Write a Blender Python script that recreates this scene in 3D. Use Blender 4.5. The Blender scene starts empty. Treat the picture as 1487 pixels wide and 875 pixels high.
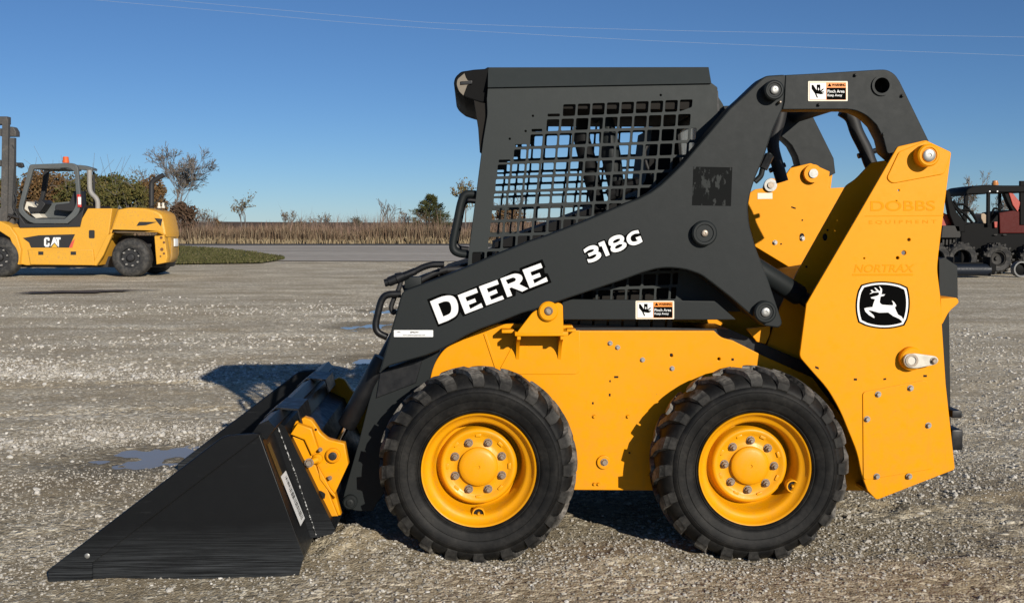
import bpy, bmesh, math, random
import numpy as np
from mathutils import Vector, Matrix
from mathutils import noise as mnoise
R = math.radians
SC = bpy.context.scene
COL = SC.collection

# ------------------------------------------------------------------ camera, sky, sun, exposure
F = 1560.0; CX = 743.5; CY = 437.5; HZ = 325.0        # photo pixels
CAM = Vector((0, -4.26, 1.36))
PITCH = math.atan((CY - HZ) / F)
cd = bpy.data.cameras.new("camera"); co = bpy.data.objects.new("camera", cd); COL.objects.link(co)
cd.sensor_width = 36; cd.lens = 36 * F / 1487.0
cd.clip_start = 0.05; cd.clip_end = 6000
co.location = CAM; co.rotation_euler = (math.pi / 2 - PITCH, 0, 0)
SC.camera = co

SUN_EL = 19.8
SUN_AZ = 27.6      # degrees to the right of straight behind the camera
wd = bpy.data.worlds.new("World"); SC.world = wd; wd.use_nodes = True
wn = wd.node_tree; wn.nodes.clear()
wo = wn.nodes.new('ShaderNodeOutputWorld'); wb = wn.nodes.new('ShaderNodeBackground'); ws = wn.nodes.new('ShaderNodeTexSky')
ws.sky_type = 'NISHITA'; ws.sun_disc = False
ws.sun_elevation = R(SUN_EL); ws.sun_rotation = R(180 - SUN_AZ)
ws.altitude = 0; ws.air_density = 0.72; ws.dust_density = 0.0; ws.ozone_density = 6.5
wb.inputs[1].default_value = 0.075
wn.links.new(ws.outputs[0], wb.inputs[0]); wn.links.new(wb.outputs[0], wo.inputs[0])

sd = bpy.data.lights.new("sun", 'SUN'); so = bpy.data.objects.new("sun", sd); COL.objects.link(so)
sd.energy = 4.8; sd.angle = R(0.5); sd.color = (1.0, 0.93, 0.82)
so.location = (6, -10, 8)
sdir = Vector((-math.sin(R(SUN_AZ)) * math.cos(R(SUN_EL)), math.cos(R(SUN_AZ)) * math.cos(R(SUN_EL)), -math.sin(R(SUN_EL))))
so.rotation_euler = sdir.to_track_quat('-Z', 'Y').to_euler()

vs = SC.view_settings
SC.display_settings.display_device = 'sRGB'
vs.view_transform = 'Standard'; vs.look = 'None'; vs.exposure = 0.0; vs.gamma = 1.0; vs.use_curve_mapping = False
SC.cycles.max_bounces = 6; SC.cycles.diffuse_bounces = 1; SC.cycles.use_denoising = True

# ------------------------------------------------------------------ frames and rays
def ray(px, py):
    a = (px - CX) / F; b = -(py - CY) / F
    return Vector((a, math.cos(PITCH) + b * math.sin(PITCH), -math.sin(PITCH) + b * math.cos(PITCH)))
class Frame:
    """a thing's own axes: x along it, y away from the viewer's side, z up"""
    def __init__(s, o, yaw, org):
        s.o = Vector(o); c, n = math.cos(yaw), math.sin(yaw)
        s.ex = Vector((c, n, 0)); s.ey = Vector((-n, c, 0)); s.yaw = yaw; s.org = Vector(org)
    def loc(s, w):
        d = w - s.o; return Vector((d.dot(s.ex), d.dot(s.ey), d.z))
    def P(s, px, py, y):
        d = ray(px, py); c = CAM - s.o
        t = (y - c.dot(s.ey)) / d.dot(s.ey)
        p = c + d * t
        return Vector((p.dot(s.ex), y, p.z))
    def PP(s, px, py, p0, n):
        d = ray(px, py); dl = Vector((d.dot(s.ex), d.dot(s.ey), d.z)); c = s.loc(CAM)
        t = (p0 - c).dot(n) / dl.dot(n); return c + dl * t
    def world(s, p):
        return s.o + s.ex * p[0] + s.ey * p[1] + Vector((0, 0, p[2]))
def ground_px(px, py, z=0.0):
    d = ray(px, py); t = (z - CAM.z) / d.z; return CAM + d * t

ORG = {}
def thing(name, fr, label, cat, group=None):
    o = bpy.data.objects.new(name, None); COL.objects.link(o)
    o.empty_display_size = 0.3
    o.location = fr.world(fr.org); o.rotation_euler = (0, 0, fr.yaw)
    o["label"] = label; o["category"] = cat
    if group: o["group"] = group
    ORG[o.name] = fr.org.copy(); return o
def put(name, me, mat, parent, org=None, label=None, smooth=35):
    """link a mesh (in its thing's frame) as ONE object"""
    o = bpy.data.objects.new(name, me); COL.objects.link(o)
    if mat is not None and len(me.materials) == 0: me.materials.append(mat)
    po = ORG[parent.name] if parent else Vector((0, 0, 0))
    og = Vector(org) if org is not None else po
    if og.length_squared: me.transform(Matrix.Translation(-og))
    o.location = og - po
    if parent: o.parent = parent
    ORG[o.name] = og
    if label: o["label"] = label
    if smooth:
        me.shade_smooth(); me.set_sharp_from_angle(angle=R(smooth))
    return o
def tag(o, label=None, cat=None, group=None, kind=None):
    for k, v in (("label", label), ("category", cat), ("group", group), ("kind", kind)):
        if v: o[k] = v
    return o
def copy_tree(o, parent=None):
    c = o.copy(); COL.objects.link(c); ORG[c.name] = ORG[o.name].copy()
    if parent: c.parent = parent
    for ch in list(o.children): copy_tree(ch, c)
    return c
def mirrored(o, yc, parent, name=None):
    """the same part on the machine's far side"""
    me = o.data.copy(); og = ORG[o.name]
    for v in me.vertices:
        v.co.y = 2 * yc - (v.co.y + og.y)
        v.co.x += og.x; v.co.z += og.z
    me.flip_normals()
    po = ORG[parent.name]
    c = bpy.data.objects.new(name or o.name.split('.')[0], me); COL.objects.link(c)
    me.transform(Matrix.Translation(-po)); c.parent = parent; c.location = (0, 0, 0); ORG[c.name] = po.copy()
    return c

# ------------------------------------------------------------------ mesh builders
class MB:
    def __init__(s): s.v = []; s.f = []
    def add(s, v, f):
        n = len(s.v); s.v += [tuple(p) for p in v]; s.f += [tuple(i + n for i in q) for q in f]; return s
    def mesh(s, name="m"):
        me = bpy.data.meshes.new(name); me.from_pydata(s.v, [], s.f); me.validate(); me.update(); return me
    def box(s, a, b, bev=0.0, M=None):
        bm = bmesh.new(); bmesh.ops.create_cube(bm, size=1)
        for v in bm.verts:
            v.co = Vector([(a[i] + b[i]) / 2 + v.co[i] * (b[i] - a[i]) for i in range(3)])
        if bev: bmesh.ops.bevel(bm, geom=bm.edges[:], offset=bev, segments=2, affect='EDGES', profile=0.6)
        if M is not None: bm.transform(M)
        bm.verts.index_update()
        s.add([v.co for v in bm.verts], [[v.index for v in f.verts] for f in bm.faces]); bm.free(); return s
    def tube(s, pts, r, n=12, cap=True):
        pts = [Vector(p) for p in pts]; rr = r if isinstance(r, (list, tuple)) else [r] * len(pts)
        t0 = (pts[1] - pts[0]).normalized(); up = Vector((0, 0, 1)) if abs(t0.z) < 0.9 else Vector((1, 0, 0))
        u = t0.cross(up).normalized(); vs_ = []; fs = []
        for i, p in enumerate(pts):
            t = ((pts[min(i + 1, len(pts) - 1)] - pts[i]).normalized() + (pts[i] - pts[max(i - 1, 0)]).normalized())
            t = t.normalized() if t.length > 1e-9 else t0
            u = (u - t * u.dot(t)).normalized(); w = t.cross(u)
            for k in range(n):
                a = 2 * math.pi * k / n; vs_.append(p + (u * math.cos(a) + w * math.sin(a)) * rr[i])
        for i in range(len(pts) - 1):
            for k in range(n):
                k2 = (k + 1) % n; fs.append((i * n + k, i * n + k2, (i + 1) * n + k2, (i + 1) * n + k))
        if cap:
            fs.append(tuple(range(n))[::-1]); fs.append(tuple((len(pts) - 1) * n + k for k in range(n)))
        return s.add(vs_, fs)
    def lathe(s, c, prof, n=64, axis='y', a0=0.0):
        """prof: (radius, offset along axis)"""
        c = Vector(c); vs_ = []; fs = []; m = len(prof)
        for k in range(n):
            a = a0 + 2 * math.pi * k / n
            for r, t in prof:
                if axis == 'y': vs_.append(c + Vector((r * math.cos(a), t, r * math.sin(a))))
                elif axis == 'z': vs_.append(c + Vector((r * math.cos(a), r * math.sin(a), t)))
                else: vs_.append(c + Vector((t, r * math.cos(a), r * math.sin(a))))
        for k in range(n):
            k2 = (k + 1) % n
            for i in range(m - 1):
                fs.append((k * m + i, k * m + i + 1, k2 * m + i + 1, k2 * m + i))
        return s.add(vs_, fs)
    def prism(s, pts_a, pts_b):
        """two matching closed outlines joined"""
        n = len(pts_a); fs = [tuple(range(n)), tuple(range(n, 2 * n))[::-1]]
        for i in range(n):
            j = (i + 1) % n; fs.append((i, i + n, j + n, j))
        return s.add(list(pts_a) + list(pts_b), fs)

def rnd(pts):
    """round the corners that carry a third number (how far the curve starts from the corner)"""
    out = []; n = len(pts)
    for i, p in enumerate(pts):
        if len(p) == 2 or p[2] <= 0: out.append((p[0], p[1])); continue
        a = pts[i - 1]; b = pts[(i + 1) % n]
        pv = Vector(p[:2]); da = Vector(a[:2]) - pv; db = Vector(b[:2]) - pv
        ra = min(p[2], da.length * 0.49); rb = min(p[2], db.length * 0.49)
        A = pv + da.normalized() * ra; B = pv + db.normalized() * rb
        for k in range(7):
            t = k / 6; q = A * (1 - t) ** 2 + pv * 2 * t * (1 - t) + B * t * t; out.append((q.x, q.y))
    return out
def circ(cx, cy, r, n=20, ry=None):
    ry = ry or r
    return [(cx + r * math.cos(2 * math.pi * k / n), cy + ry * math.sin(2 * math.pi * k / n)) for k in range(n)]
def rect(x0, y0, x1, y1, r=0):
    return [(x0, y0, r), (x1, y0, r), (x1, y1, r), (x0, y1, r)]
def curve_mesh(loops, extr, bev):
    cu = bpy.data.curves.new('c', 'CURVE'); cu.dimensions = '2D'; cu.fill_mode = 'BOTH'
    cu.extrude = max(extr - bev, 0.0); cu.bevel_depth = bev; cu.bevel_resolution = 1; cu.offset = -bev
    for lp in loops:
        sp = cu.splines.new('POLY'); sp.points.add(len(lp) - 1)
        for q, (x, z) in zip(sp.points, lp): q.co = (x, z, 0, 1)
        sp.use_cyclic_u = True
    ob = bpy.data.objects.new('c', cu)
    me = bpy.data.meshes.new_from_object(ob)
    bpy.data.objects.remove(ob); bpy.data.curves.remove(cu)
    return me
def plate_mesh(fr, pts, y, th, holes=(), bev=0.003):
    """a real plate whose near face lies at depth y; pts in photo pixels measured on that face"""
    loops = []
    for lp in [pts] + list(holes):
        loops.append([(lambda q: (q.x, q.z))(fr.P(a, b, y)) for a, b in rnd(lp)])
    me = curve_mesh(loops, th / 2, bev)
    for v in me.vertices:
        x, z, d = v.co; v.co = (x, y + th / 2 - d, z)
    return me
def plate(name, fr, pts, y, th, mat, parent, holes=(), bev=0.003, label=None):
    return put(name, plate_mesh(fr, pts, y, th, holes, bev), mat, parent, label=label)
def decal_mesh(fr, loops, y):
    me = curve_mesh([[(lambda q: (q.x, q.z))(fr.P(a, b, y)) for a, b in rnd(lp)] for lp in loops], 0, 0)
    for v in me.vertices:
        x, z, d = v.co; v.co = (x, y, z)
    return me
def join_meshes(mm):
    """several flat meshes with their materials as one mesh: [(mesh, mat)]"""
    mb = MB(); mats = []; idx = []
    for me, mat in mm:
        if mat not in mats: mats.append(mat)
        n0 = len(mb.f)
        mb.add([v.co for v in me.vertices], [list(p.vertices) for p in me.polygons])
        idx += [mats.index(mat)] * (len(mb.f) - n0)
        bpy.data.meshes.remove(me)
    out = bpy.data.meshes.new("m"); out.from_pydata(mb.v, [], mb.f)
    for m in mats: out.materials.append(m)
    out.polygons.foreach_set("material_index", idx); out.update(); return out
def text_mesh(fr, body, cx, cy, w, h, ang, y, bold=0.0, space=1.0, shear=0.0):
    cu = bpy.data.curves.new('t', 'FONT'); cu.body = body; cu.size = 1; cu.offset = bold; cu.space_character = space; cu.shear = shear
    ob = bpy.data.objects.new('t', cu); me = bpy.data.meshes.new_from_object(ob)
    bpy.data.objects.remove(ob); bpy.data.curves.remove(cu)
    xs = [v.co.x for v in me.vertices]; ys = [v.co.y for v in me.vertices]
    x0, x1, y0, y1 = min(xs), max(xs), min(ys), max(ys); c, s = math.cos(R(ang)), math.sin(R(ang))
    for v in me.vertices:
        a = ((v.co.x - x0) / (x1 - x0) - 0.5) * w; b = ((v.co.y - y0) / (y1 - y0) - 0.5) * h
        v.co = fr.P(cx + a * c - b * s, cy - a * s - b * c, y)
    return me

# ------------------------------------------------------------------ materials
def nmat(name):
    m = bpy.data.materials.new(name); m.use_nodes = True
    return m, m.node_tree, m.node_tree.nodes["Principled BSDF"]
def N(t, typ, **kw):
    n = t.nodes.new(typ)
    for k, v in kw.items():
        if k in n.inputs: n.inputs[k].default_value = v
        else: setattr(n, k, v)
    return n
def ramp(t, src, stops):
    r = t.nodes.new('ShaderNodeValToRGB'); e = r.color_ramp.elements
    while len(e) < len(stops): e.new(0.5)
    for q, (p, c) in zip(e, stops): q.position = p; q.color = (c, c, c, 1) if not isinstance(c, tuple) else (*c, 1)
    t.links.new(src, r.inputs[0]); return r
def mix(t, fac, a, b, mode='MIX'):
    m = t.nodes.new('ShaderNodeMix'); m.data_type = 'RGBA'; m.blend_type = mode
    for sock, v in ((m.inputs[0], fac), (m.inputs[6], a), (m.inputs[7], b)):
        if hasattr(v, 'links') or hasattr(v, 'is_linked'): t.links.new(v, sock)
        elif isinstance(v, tuple): sock.default_value = (*v, 1)
        else: sock.default_value = v
    return m.outputs[2]
def math_(t, op, a, b=0.0):
    m = t.nodes.new('ShaderNodeMath'); m.operation = op
    for sock, v in ((m.inputs[0], a), (m.inputs[1], b)):
        if hasattr(v, 'is_linked'): t.links.new(v, sock)
        else: sock.default_value = v
    return m.outputs[0]
def coords(t, scale=(1, 1, 1), obj=True):
    tc = t.nodes.new('ShaderNodeTexCoord'); mp = t.nodes.new('ShaderNodeMapping'); mp.inputs['Scale'].default_value = scale
    t.links.new(tc.outputs['Object'], mp.inputs[0]); return mp.outputs[0]
def noise_(t, vec, scale, detail=4, rough=0.55):
    n = N(t, 'ShaderNodeTexNoise', Scale=scale, Detail=detail, Roughness=rough); t.links.new(vec, n.inputs['Vector']); return n
def paint(name, col, rough=0.4, dust=0.15, dustcol=(0.22, 0.19, 0.15), vary=0.06, bump=0.02, metal=0.0, coat=0.0, scratch=0.0, scr_col=(0.35, 0.35, 0.34), spec=0.5, lowwear=0.0, splash=0.0, rv=0.18):
    m, t, b = nmat(name); c = coords(t)
    n1 = noise_(t, c, 3.0, 6, 0.6); n2 = noise_(t, c, 26.0, 5, 0.65); n3 = noise_(t, c, 90, 3, 0.6)
    dark = tuple(x * (1 - vary * 2) for x in col); lite = tuple(min(1, x * (1 + vary)) for x in col)
    base = mix(t, n1.outputs[0], dark, lite)
    dm = ramp(t, n2.outputs[0], [(0.48, 0.0), (0.72, 1.0)]).outputs[0]
    dm2 = ramp(t, n1.outputs[0], [(0.35, 0.15), (0.7, 1.0)]).outputs[0]
    dd = math_(t, 'MULTIPLY', math_(t, 'MULTIPLY', dm, dm2), dust)
    out = mix(t, dd, base, dustcol)
    if scratch:
        cs = coords(t, (6, 30, 120)); ns = noise_(t, cs, 1.0, 5, 0.7)
        sm = ramp(t, ns.outputs[0], [(0.60, 0.0), (0.68, 1.0)]).outputs[0]
        nb = noise_(t, c, 2.2, 3, 0.5); sm2 = ramp(t, nb.outputs[0], [(0.45, 0.0), (0.65, 1.0)]).outputs[0]
        out = mix(t, math_(t, 'MULTIPLY', math_(t, 'MULTIPLY', sm, sm2), scratch), out, scr_col)
        if lowwear:        # paint brushed off by the ground along the bucket's lower edge
            cz = t.nodes.new('ShaderNodeSeparateXYZ'); t.links.new(c, cz.inputs[0])
            lw = ramp(t, math_(t, 'ADD', cz.outputs[2], math_(t, 'MULTIPLY', math_(t, 'SUBTRACT', n1.outputs[0], .5), .14)), [(0.02, 1.0), (0.20, 0.0)]).outputs[0]
            fine = noise_(t, coords(t, (4, 20, 260)), 1.0, 4, .7)
            out = mix(t, math_(t, 'MULTIPLY', math_(t, 'MULTIPLY', lw, ramp(t, fine.outputs[0], [(.4, 0.0), (.65, 1.0)]).outputs[0]), lowwear), out, (0.075, 0.082, 0.088))
    if splash:         # dried mud specks and run marks thrown up by the wheels
        sp = t.nodes.new('ShaderNodeSeparateXYZ'); t.links.new(c, sp.inputs[0])
        zz = ramp(t, math_(t, 'ADD', sp.outputs[2], math_(t, 'MULTIPLY', math_(t, 'SUBTRACT', n1.outputs[0], .5), .5)), [(.20, 1.0), (.95, .12)]).outputs[0]
        vs_ = N(t, 'ShaderNodeTexVoronoi', Scale=55.0); t.links.new(c, vs_.inputs['Vector'])
        sc = t.nodes.new('ShaderNodeSeparateColor'); t.links.new(vs_.outputs['Color'], sc.inputs[0])
        speck = math_(t, 'MULTIPLY', math_(t, 'LESS_THAN', vs_.outputs['Distance'], math_(t, 'MULTIPLY', sc.outputs[0], .22)), math_(t, 'GREATER_THAN', sc.outputs[1], .72))
        run = noise_(t, coords(t, (38, 38, 1.6)), 1.0, 3, .6); runm = ramp(t, run.outputs[0], [(.60, 0.0), (.74, .30)]).outputs[0]
        haze = ramp(t, n2.outputs[0], [(.4, 0.0), (.8, .35)]).outputs[0]
        m_ = math_(t, 'MULTIPLY', math_(t, 'MULTIPLY', math_(t, 'MAXIMUM', math_(t, 'MAXIMUM', speck, runm), haze), zz), splash)
        out = mix(t, m_, out, (0.30, 0.165, 0.05))
    t.links.new(out, b.inputs['Base Color'])
    rr = ramp(t, n2.outputs[0], [(0.3, max(0.05, rough - rv * .45)), (0.75, min(1, rough + rv))]); t.links.new(rr.outputs[0], b.inputs['Roughness'])
    b.inputs['Metallic'].default_value = metal
    b.inputs['Specular IOR Level'].default_value = spec
    if coat: b.inputs['Coat Weight'].default_value = coat; b.inputs['Coat Roughness'].default_value = 0.15
    if bump:
        bp = N(t, 'ShaderNodeBump', Strength=bump * 4, Distance=0.002); t.links.new(n3.outputs[0], bp.inputs['Height']); t.links.new(bp.outputs[0], b.inputs['Normal'])
    return m
def flat(name, col, rough=0.5, metal=0.0, spec=0.5):
    m, t, b = nmat(name); c = coords(t); n = noise_(t, c, 60, 4)
    t.links.new(mix(t, n.outputs[0], tuple(x * 0.88 for x in col), tuple(min(1, x * 1.1) for x in col)), b.inputs['Base Color'])
    b.inputs['Roughness'].default_value = rough; b.inputs['Metallic'].default_value = metal; b.inputs['Specular IOR Level'].default_value = spec
    return m
M = {}
M['yellow'] = paint('yellow_paint', (0.84, 0.325, 0.0015), 0.42, 0.06, (0.45, 0.26, 0.06), 0.03, 0.012, spec=0.18, splash=0.8)
M['yellow_wheel'] = paint('yellow_wheel_paint', (0.80, 0.34, 0.002), 0.38, 0.32, (0.26, 0.15, 0.05), 0.05, 0.02, spec=0.35)
M['grey'] = paint('charcoal_paint', (0.0130, 0.0160, 0.0165), 0.54, 0.025, (0.07, 0.068, 0.062), 0.02, 0.02, spec=0.24, rv=.05)
M['cab'] = paint('charcoal_cab_paint', (0.0265, 0.0315, 0.0312), 0.55, 0.04, (0.10, 0.097, 0.09), 0.025, 0.02, spec=0.25, rv=.06)
M['black'] = paint('black_paint', (0.007, 0.0075, 0.009), 0.42, 0.15, (0.04, 0.037, 0.033), 0.1, 0.02, spec=0.4)
M['bucket'] = paint('bucket_paint', (0.0040, 0.0046, 0.0056), 0.40, 0.0, (0.05, 0.045, 0.04), 0.02, 0.015, rv=.03, scratch=0.30, scr_col=(0.07, 0.073, 0.076), spec=0.32, lowwear=0.55)
M['blade'] = paint('worn_blade_steel', (0.035, 0.04, 0.045), 0.42, 0.2, (0.12, 0.11, 0.09), 0.1, 0.04, scratch=0.9, scr_col=(0.2, 0.21, 0.22))
M['flatblack'] = flat('matt_black', (0.0028, 0.0028, 0.003), 0.7, spec=0.15)
M['steel'] = paint('pin_steel', (0.36, 0.36, 0.345), 0.42, 0.4, (0.16, 0.13, 0.09), 0.15, 0.03, metal=0.7)
M['chrome'] = flat('rod_chrome', (0.75, 0.76, 0.78), 0.12, 1.0)
M['nut'] = paint('nut_steel', (0.36, 0.30, 0.24), 0.45, 0.5, (0.2, 0.13, 0.07), 0.2, 0.05, metal=0.6)
M['zinc'] = paint('cream_lever_paint', (0.68, 0.64, 0.54), 0.5, 0.5, (0.25, 0.2, 0.14), 0.1, 0.03)
M['white'] = flat('white_vinyl', (0.82, 0.82, 0.80), 0.45)
M['ink'] = flat('black_vinyl', (0.0018, 0.0018, 0.0018), 0.8, spec=0.04)
M['orange'] = flat('orange_vinyl', (0.85, 0.25, 0.02), 0.45)
M['cream'] = flat('cream_vinyl', (0.82, 0.74, 0.58), 0.5)
M['ghost'] = flat('faded_adhesive', (0.80, 0.292, 0.0012), 0.6, spec=.1)
M['ghost2'] = flat('faded_lettering', (0.79, 0.292, 0.0014), 0.6, spec=.1)
M['worn'] = None
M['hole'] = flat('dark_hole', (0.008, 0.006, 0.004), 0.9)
M['hose'] = flat('hose_rubber', (0.014, 0.014, 0.015), 0.6)
M['seat'] = flat('seat_vinyl', (0.006, 0.006, 0.0065), 0.7, spec=0.2)
def rubber(name, dusty, col=(0.005, 0.005, 0.005), dc=(0.15, 0.138, 0.12), lo=0.42, width=0.0):
    m, t, b = nmat(name); c = coords(t)
    n1 = noise_(t, c, 9.0, 6, 0.65); n2 = noise_(t, c, 60.0, 4, 0.6)
    dm = math_(t, 'MULTIPLY', ramp(t, n1.outputs[0], [(lo, 0.0), (lo + 0.22, 1.0)]).outputs[0], ramp(t, n2.outputs[0], [(0.3, 0.3), (0.6, 1.0)]).outputs[0])
    if width:          # only the running surface picks up dust, the shoulder's outer face stays black
        sy = t.nodes.new('ShaderNodeSeparateXYZ'); t.links.new(c, sy.inputs[0])
        e = math_(t, 'ABSOLUTE', math_(t, 'SUBTRACT', sy.outputs[1], width / 2))
        dm = math_(t, 'MULTIPLY', dm, ramp(t, math_(t, 'DIVIDE', e, width / 2), [(.72, 1.0), (.90, .12)]).outputs[0])
    out = mix(t, math_(t, 'MULTIPLY', dm, dusty), col, dc)
    t.links.new(out, b.inputs['Base Color']); b.inputs['Roughness'].default_value = 0.6; b.inputs['Specular IOR Level'].default_value = 0.2
    bp = N(t, 'ShaderNodeBump', Strength=0.25, Distance=0.003); t.links.new(n2.outputs[0], bp.inputs['Height']); t.links.new(bp.outputs[0], b.inputs['Normal'])
    return m
M['tyre'] = rubber('tyre_rubber', 0.11)
M['tread'] = rubber('tread_rubber', 0.95, (0.008, 0.0078, 0.0075), (0.25, 0.232, 0.205), 0.36, 0.268)
M['old_tyre'] = rubber('old_tyre_rubber', 0.5, (0.03, 0.03, 0.03))
def worn_decal():
    m, t, b = nmat('peeling_decal'); c = coords(t, (9, 1, 4)); n = noise_(t, c, 4.0, 6, 0.6)
    f = ramp(t, n.outputs[0], [(0.55, 0.0), (0.58, 1.0)])
    t.links.new(mix(t, f.outputs[0], (0.006, 0.0068, 0.0068), (0.036, 0.039, 0.038)), b.inputs['Base Color']); b.inputs['Roughness'].default_value = 0.7; b.inputs['Specular IOR Level'].default_value = 0.08
    return m
M['worn'] = worn_decal()
def weld():
    m, t, b = nmat('scuffed_weld'); n = noise_(t, coords(t), 70, 3, .7)
    t.links.new(mix(t, ramp(t, n.outputs[0], [(.54, 0.0), (.58, 1.0)]).outputs[0], (.006, .0065, .007), (.42, .42, .41)), b.inputs['Base Color']); b.inputs['Roughness'].default_value = .6
    return m
M['weld'] = weld()
def glass():
    m, t, b = nmat('dusty_window_glass')
    # dust on the pane scatters the sun that falls on its outer side
    tr = t.nodes.new('ShaderNodeBsdfTransparent'); tl = t.nodes.new('ShaderNodeBsdfTranslucent'); tl.inputs[0].default_value = (.50, .54, .54, 1)
    gl = t.nodes.new('ShaderNodeBsdfGlossy'); gl.inputs['Roughness'].default_value = .08; c = coords(t, (6, 6, 6)); nn = noise_(t, c, 1.5, 5)
    m1 = t.nodes.new('ShaderNodeMixShader'); m2 = t.nodes.new('ShaderNodeMixShader'); m2.inputs[0].default_value = .12
    t.links.new(ramp(t, nn.outputs[0], [(.35, .18), (.7, .62)]).outputs[0], m1.inputs[0]); t.links.new(tr.outputs[0], m1.inputs[1]); t.links.new(tl.outputs[0], m1.inputs[2])
    t.links.new(m1.outputs[0], m2.inputs[1]); t.links.new(gl.outputs[0], m2.inputs[2]); t.links.new(m2.outputs[0], t.nodes['Material Output'].inputs[0])
    return m
M['glass'] = glass()
def island(name, cols, rough=0.8, trans=0.0):
    """a colour picked for each leaf, blade or pebble"""
    m, t, b = nmat(name); g = t.nodes.new('ShaderNodeNewGeometry')
    r = ramp(t, g.outputs['Random Per Island'], [(i / (len(cols) - 1), c) for i, c in enumerate(cols)])
    t.links.new(r.outputs[0], b.inputs['Base Color']); b.inputs['Roughness'].default_value = rough; b.inputs['Specular IOR Level'].default_value = 0.2
    return m
# ================================================================== GROUND, ROAD, FIELD
def lerp(a, b, t): return a + (b - a) * t
def smoothstep(a, b, x):
    t = np.clip((x - a) / (b - a), 0, 1); return t * t * (3 - 2 * t)
_rs = np.random.RandomState(11)
_tab = _rs.rand(256, 256)
def vnoise(x, y):
    xi = np.floor(x).astype(int); yi = np.floor(y).astype(int); fx = x - xi; fy = y - yi
    fx = fx * fx * (3 - 2 * fx); fy = fy * fy * (3 - 2 * fy)
    g = lambda a, b: _tab[a & 255, b & 255]
    return (g(xi, yi) * (1 - fx) + g(xi + 1, yi) * fx) * (1 - fy) + (g(xi, yi + 1) * (1 - fx) + g(xi + 1, yi + 1) * fx) * fy - 0.5
PUD = []
for (px, py, rx, ry) in [(205, 658, .31, .34), (530, 521, .22, .26), (532, 471, .34, .40), (562, 450, .34, .36)]:
    g = ground_px(px, py); PUD.append((g.x, g.y, rx, ry))
MOUND = ground_px(500, 806)
HOLLOW = ground_px(720, 800)
def track_w(x, y):
    out = []
    for (a, b, c_, x0, x1) in ((3.55, .16, .012, -30, -.5), (4.95, .16, .012, -30, -.5), (9.6, -.10, .010, -40, 12), (11.1, -.10, .010, -40, 12), (-.15, -.62, .05, 1.2, 9), (.95, -.62, .05, 1.2, 9)):
        yc = a + b * (x + 3 if a > 1.5 else x - 1.5) + c_ * (x + 3) ** 2 * (a > 1.5) + .12 * vnoise(x * .6 + a, y * 0)
        out.append(np.exp(-((y - yc) / .15) ** 4) * smoothstep(x0, x0 + .6, x) * (1 - smoothstep(x1 - .6, x1, x)))
    return out
def ground_h(x, y):
    near = np.exp(-((np.abs(y) / 30) ** 2))
    h = 0.028 * vnoise(x * .55 + 3, y * .55) + 0.016 * vnoise(x * 1.9 + 17, y * 1.7 + 5) + 0.010 * vnoise(x * 5.3, y * 5.1 + 40) + 0.007 * vnoise(x * 13.1 + 9, y * 12.7)
    h = h * near - 0.012
    # the loader's own footprint stays even
    k = np.exp(-(((x - .3) / 1.9) ** 4)) * np.exp(-(((y - .7) / 1.3) ** 4)); h = h * (1 - .6 * k)
    h += 0.055 * np.exp(-((x - MOUND.x) / .16) ** 2 - ((y - MOUND.y - .16) / .22) ** 2) * (1 + 1.2 * vnoise(x * 16, y * 16))
    h += 0.020 * np.exp(-((x + .42) / .16) ** 2 - ((y - .05) / .20) ** 2)
    h += 0.025 * np.exp(-((x - .48) / .17) ** 2 - ((y - .02) / .16) ** 2) * (1 + vnoise(x * 14, y * 14))
    # churned strip behind the machine
    s = np.exp(-((y - (0.9 + .12 * (x - 2))) / .28) ** 2) * smoothstep(1.5, 1.9, x); h += s * (0.035 * vnoise(x * 6, y * 9) + .02 * vnoise(x * 15, y * 15))
    s = np.exp(-((y - .10) / .22) ** 2) * smoothstep(1.35, 1.6, x) * (1 - smoothstep(2.6, 3.2, x)); h += s * (0.03 * vnoise(x * 9 + 4, y * 9) + .018 * vnoise(x * 17, y * 17))
    # hollows that hold the puddles
    for cx, cy, rx, ry in PUD:
        d = ((x - cx) / rx) ** 2 + ((y - cy) / ry) ** 2
        d = d * (1 + 1.5 * vnoise(x * 5 + cx, y * 3.2 + cy)) + 1.5 * vnoise(x * 9 + cy, y * 6) + .9 * vnoise(x * 21, y * 17); w = np.exp(-np.clip(d + .25, 0, 50) * .8)
        h = h * (1 - .7 * np.exp(-d * .12)) - 0.042 * w
    for wx in (-.14, .97): h -= 0.016 * np.exp(-((x - wx) / .2) ** 2 - ((y - .15) / .28) ** 2)
    # wheel tracks left by other machines
    for w in track_w(x, y): h -= w * (0.010 + .006 * np.sin(38 * (x + .35 * np.abs(y * 3 % 1 - .5))))
    # the bucket's edge sits a little low
    h -= 0.006 * np.exp(-((x + 1.85) / .22) ** 2 - ((y + .15) / .3) ** 2)
    return h
def grid_lines(a, b, step, far, g):
    l = list(np.arange(a, b + step / 2, step)); s = step; x = a
    lo = []
    while x > -far: s *= g; x -= s; lo.append(x)
    s = step; x = l[-1]; hi = []
    while x < far: s *= g; x += s; hi.append(x)
    return np.array(lo[::-1] + l + hi)
gx = grid_lines(-5.2, 4.2, 0.024, 900, 1.09); gy = grid_lines(-1.2, 9.0, 0.024, 900, 1.07)
X, Y = np.meshgrid(gx, gy, indexing='ij'); Z = ground_h(X, Y)
nx, ny = len(gx), len(gy)
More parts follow.
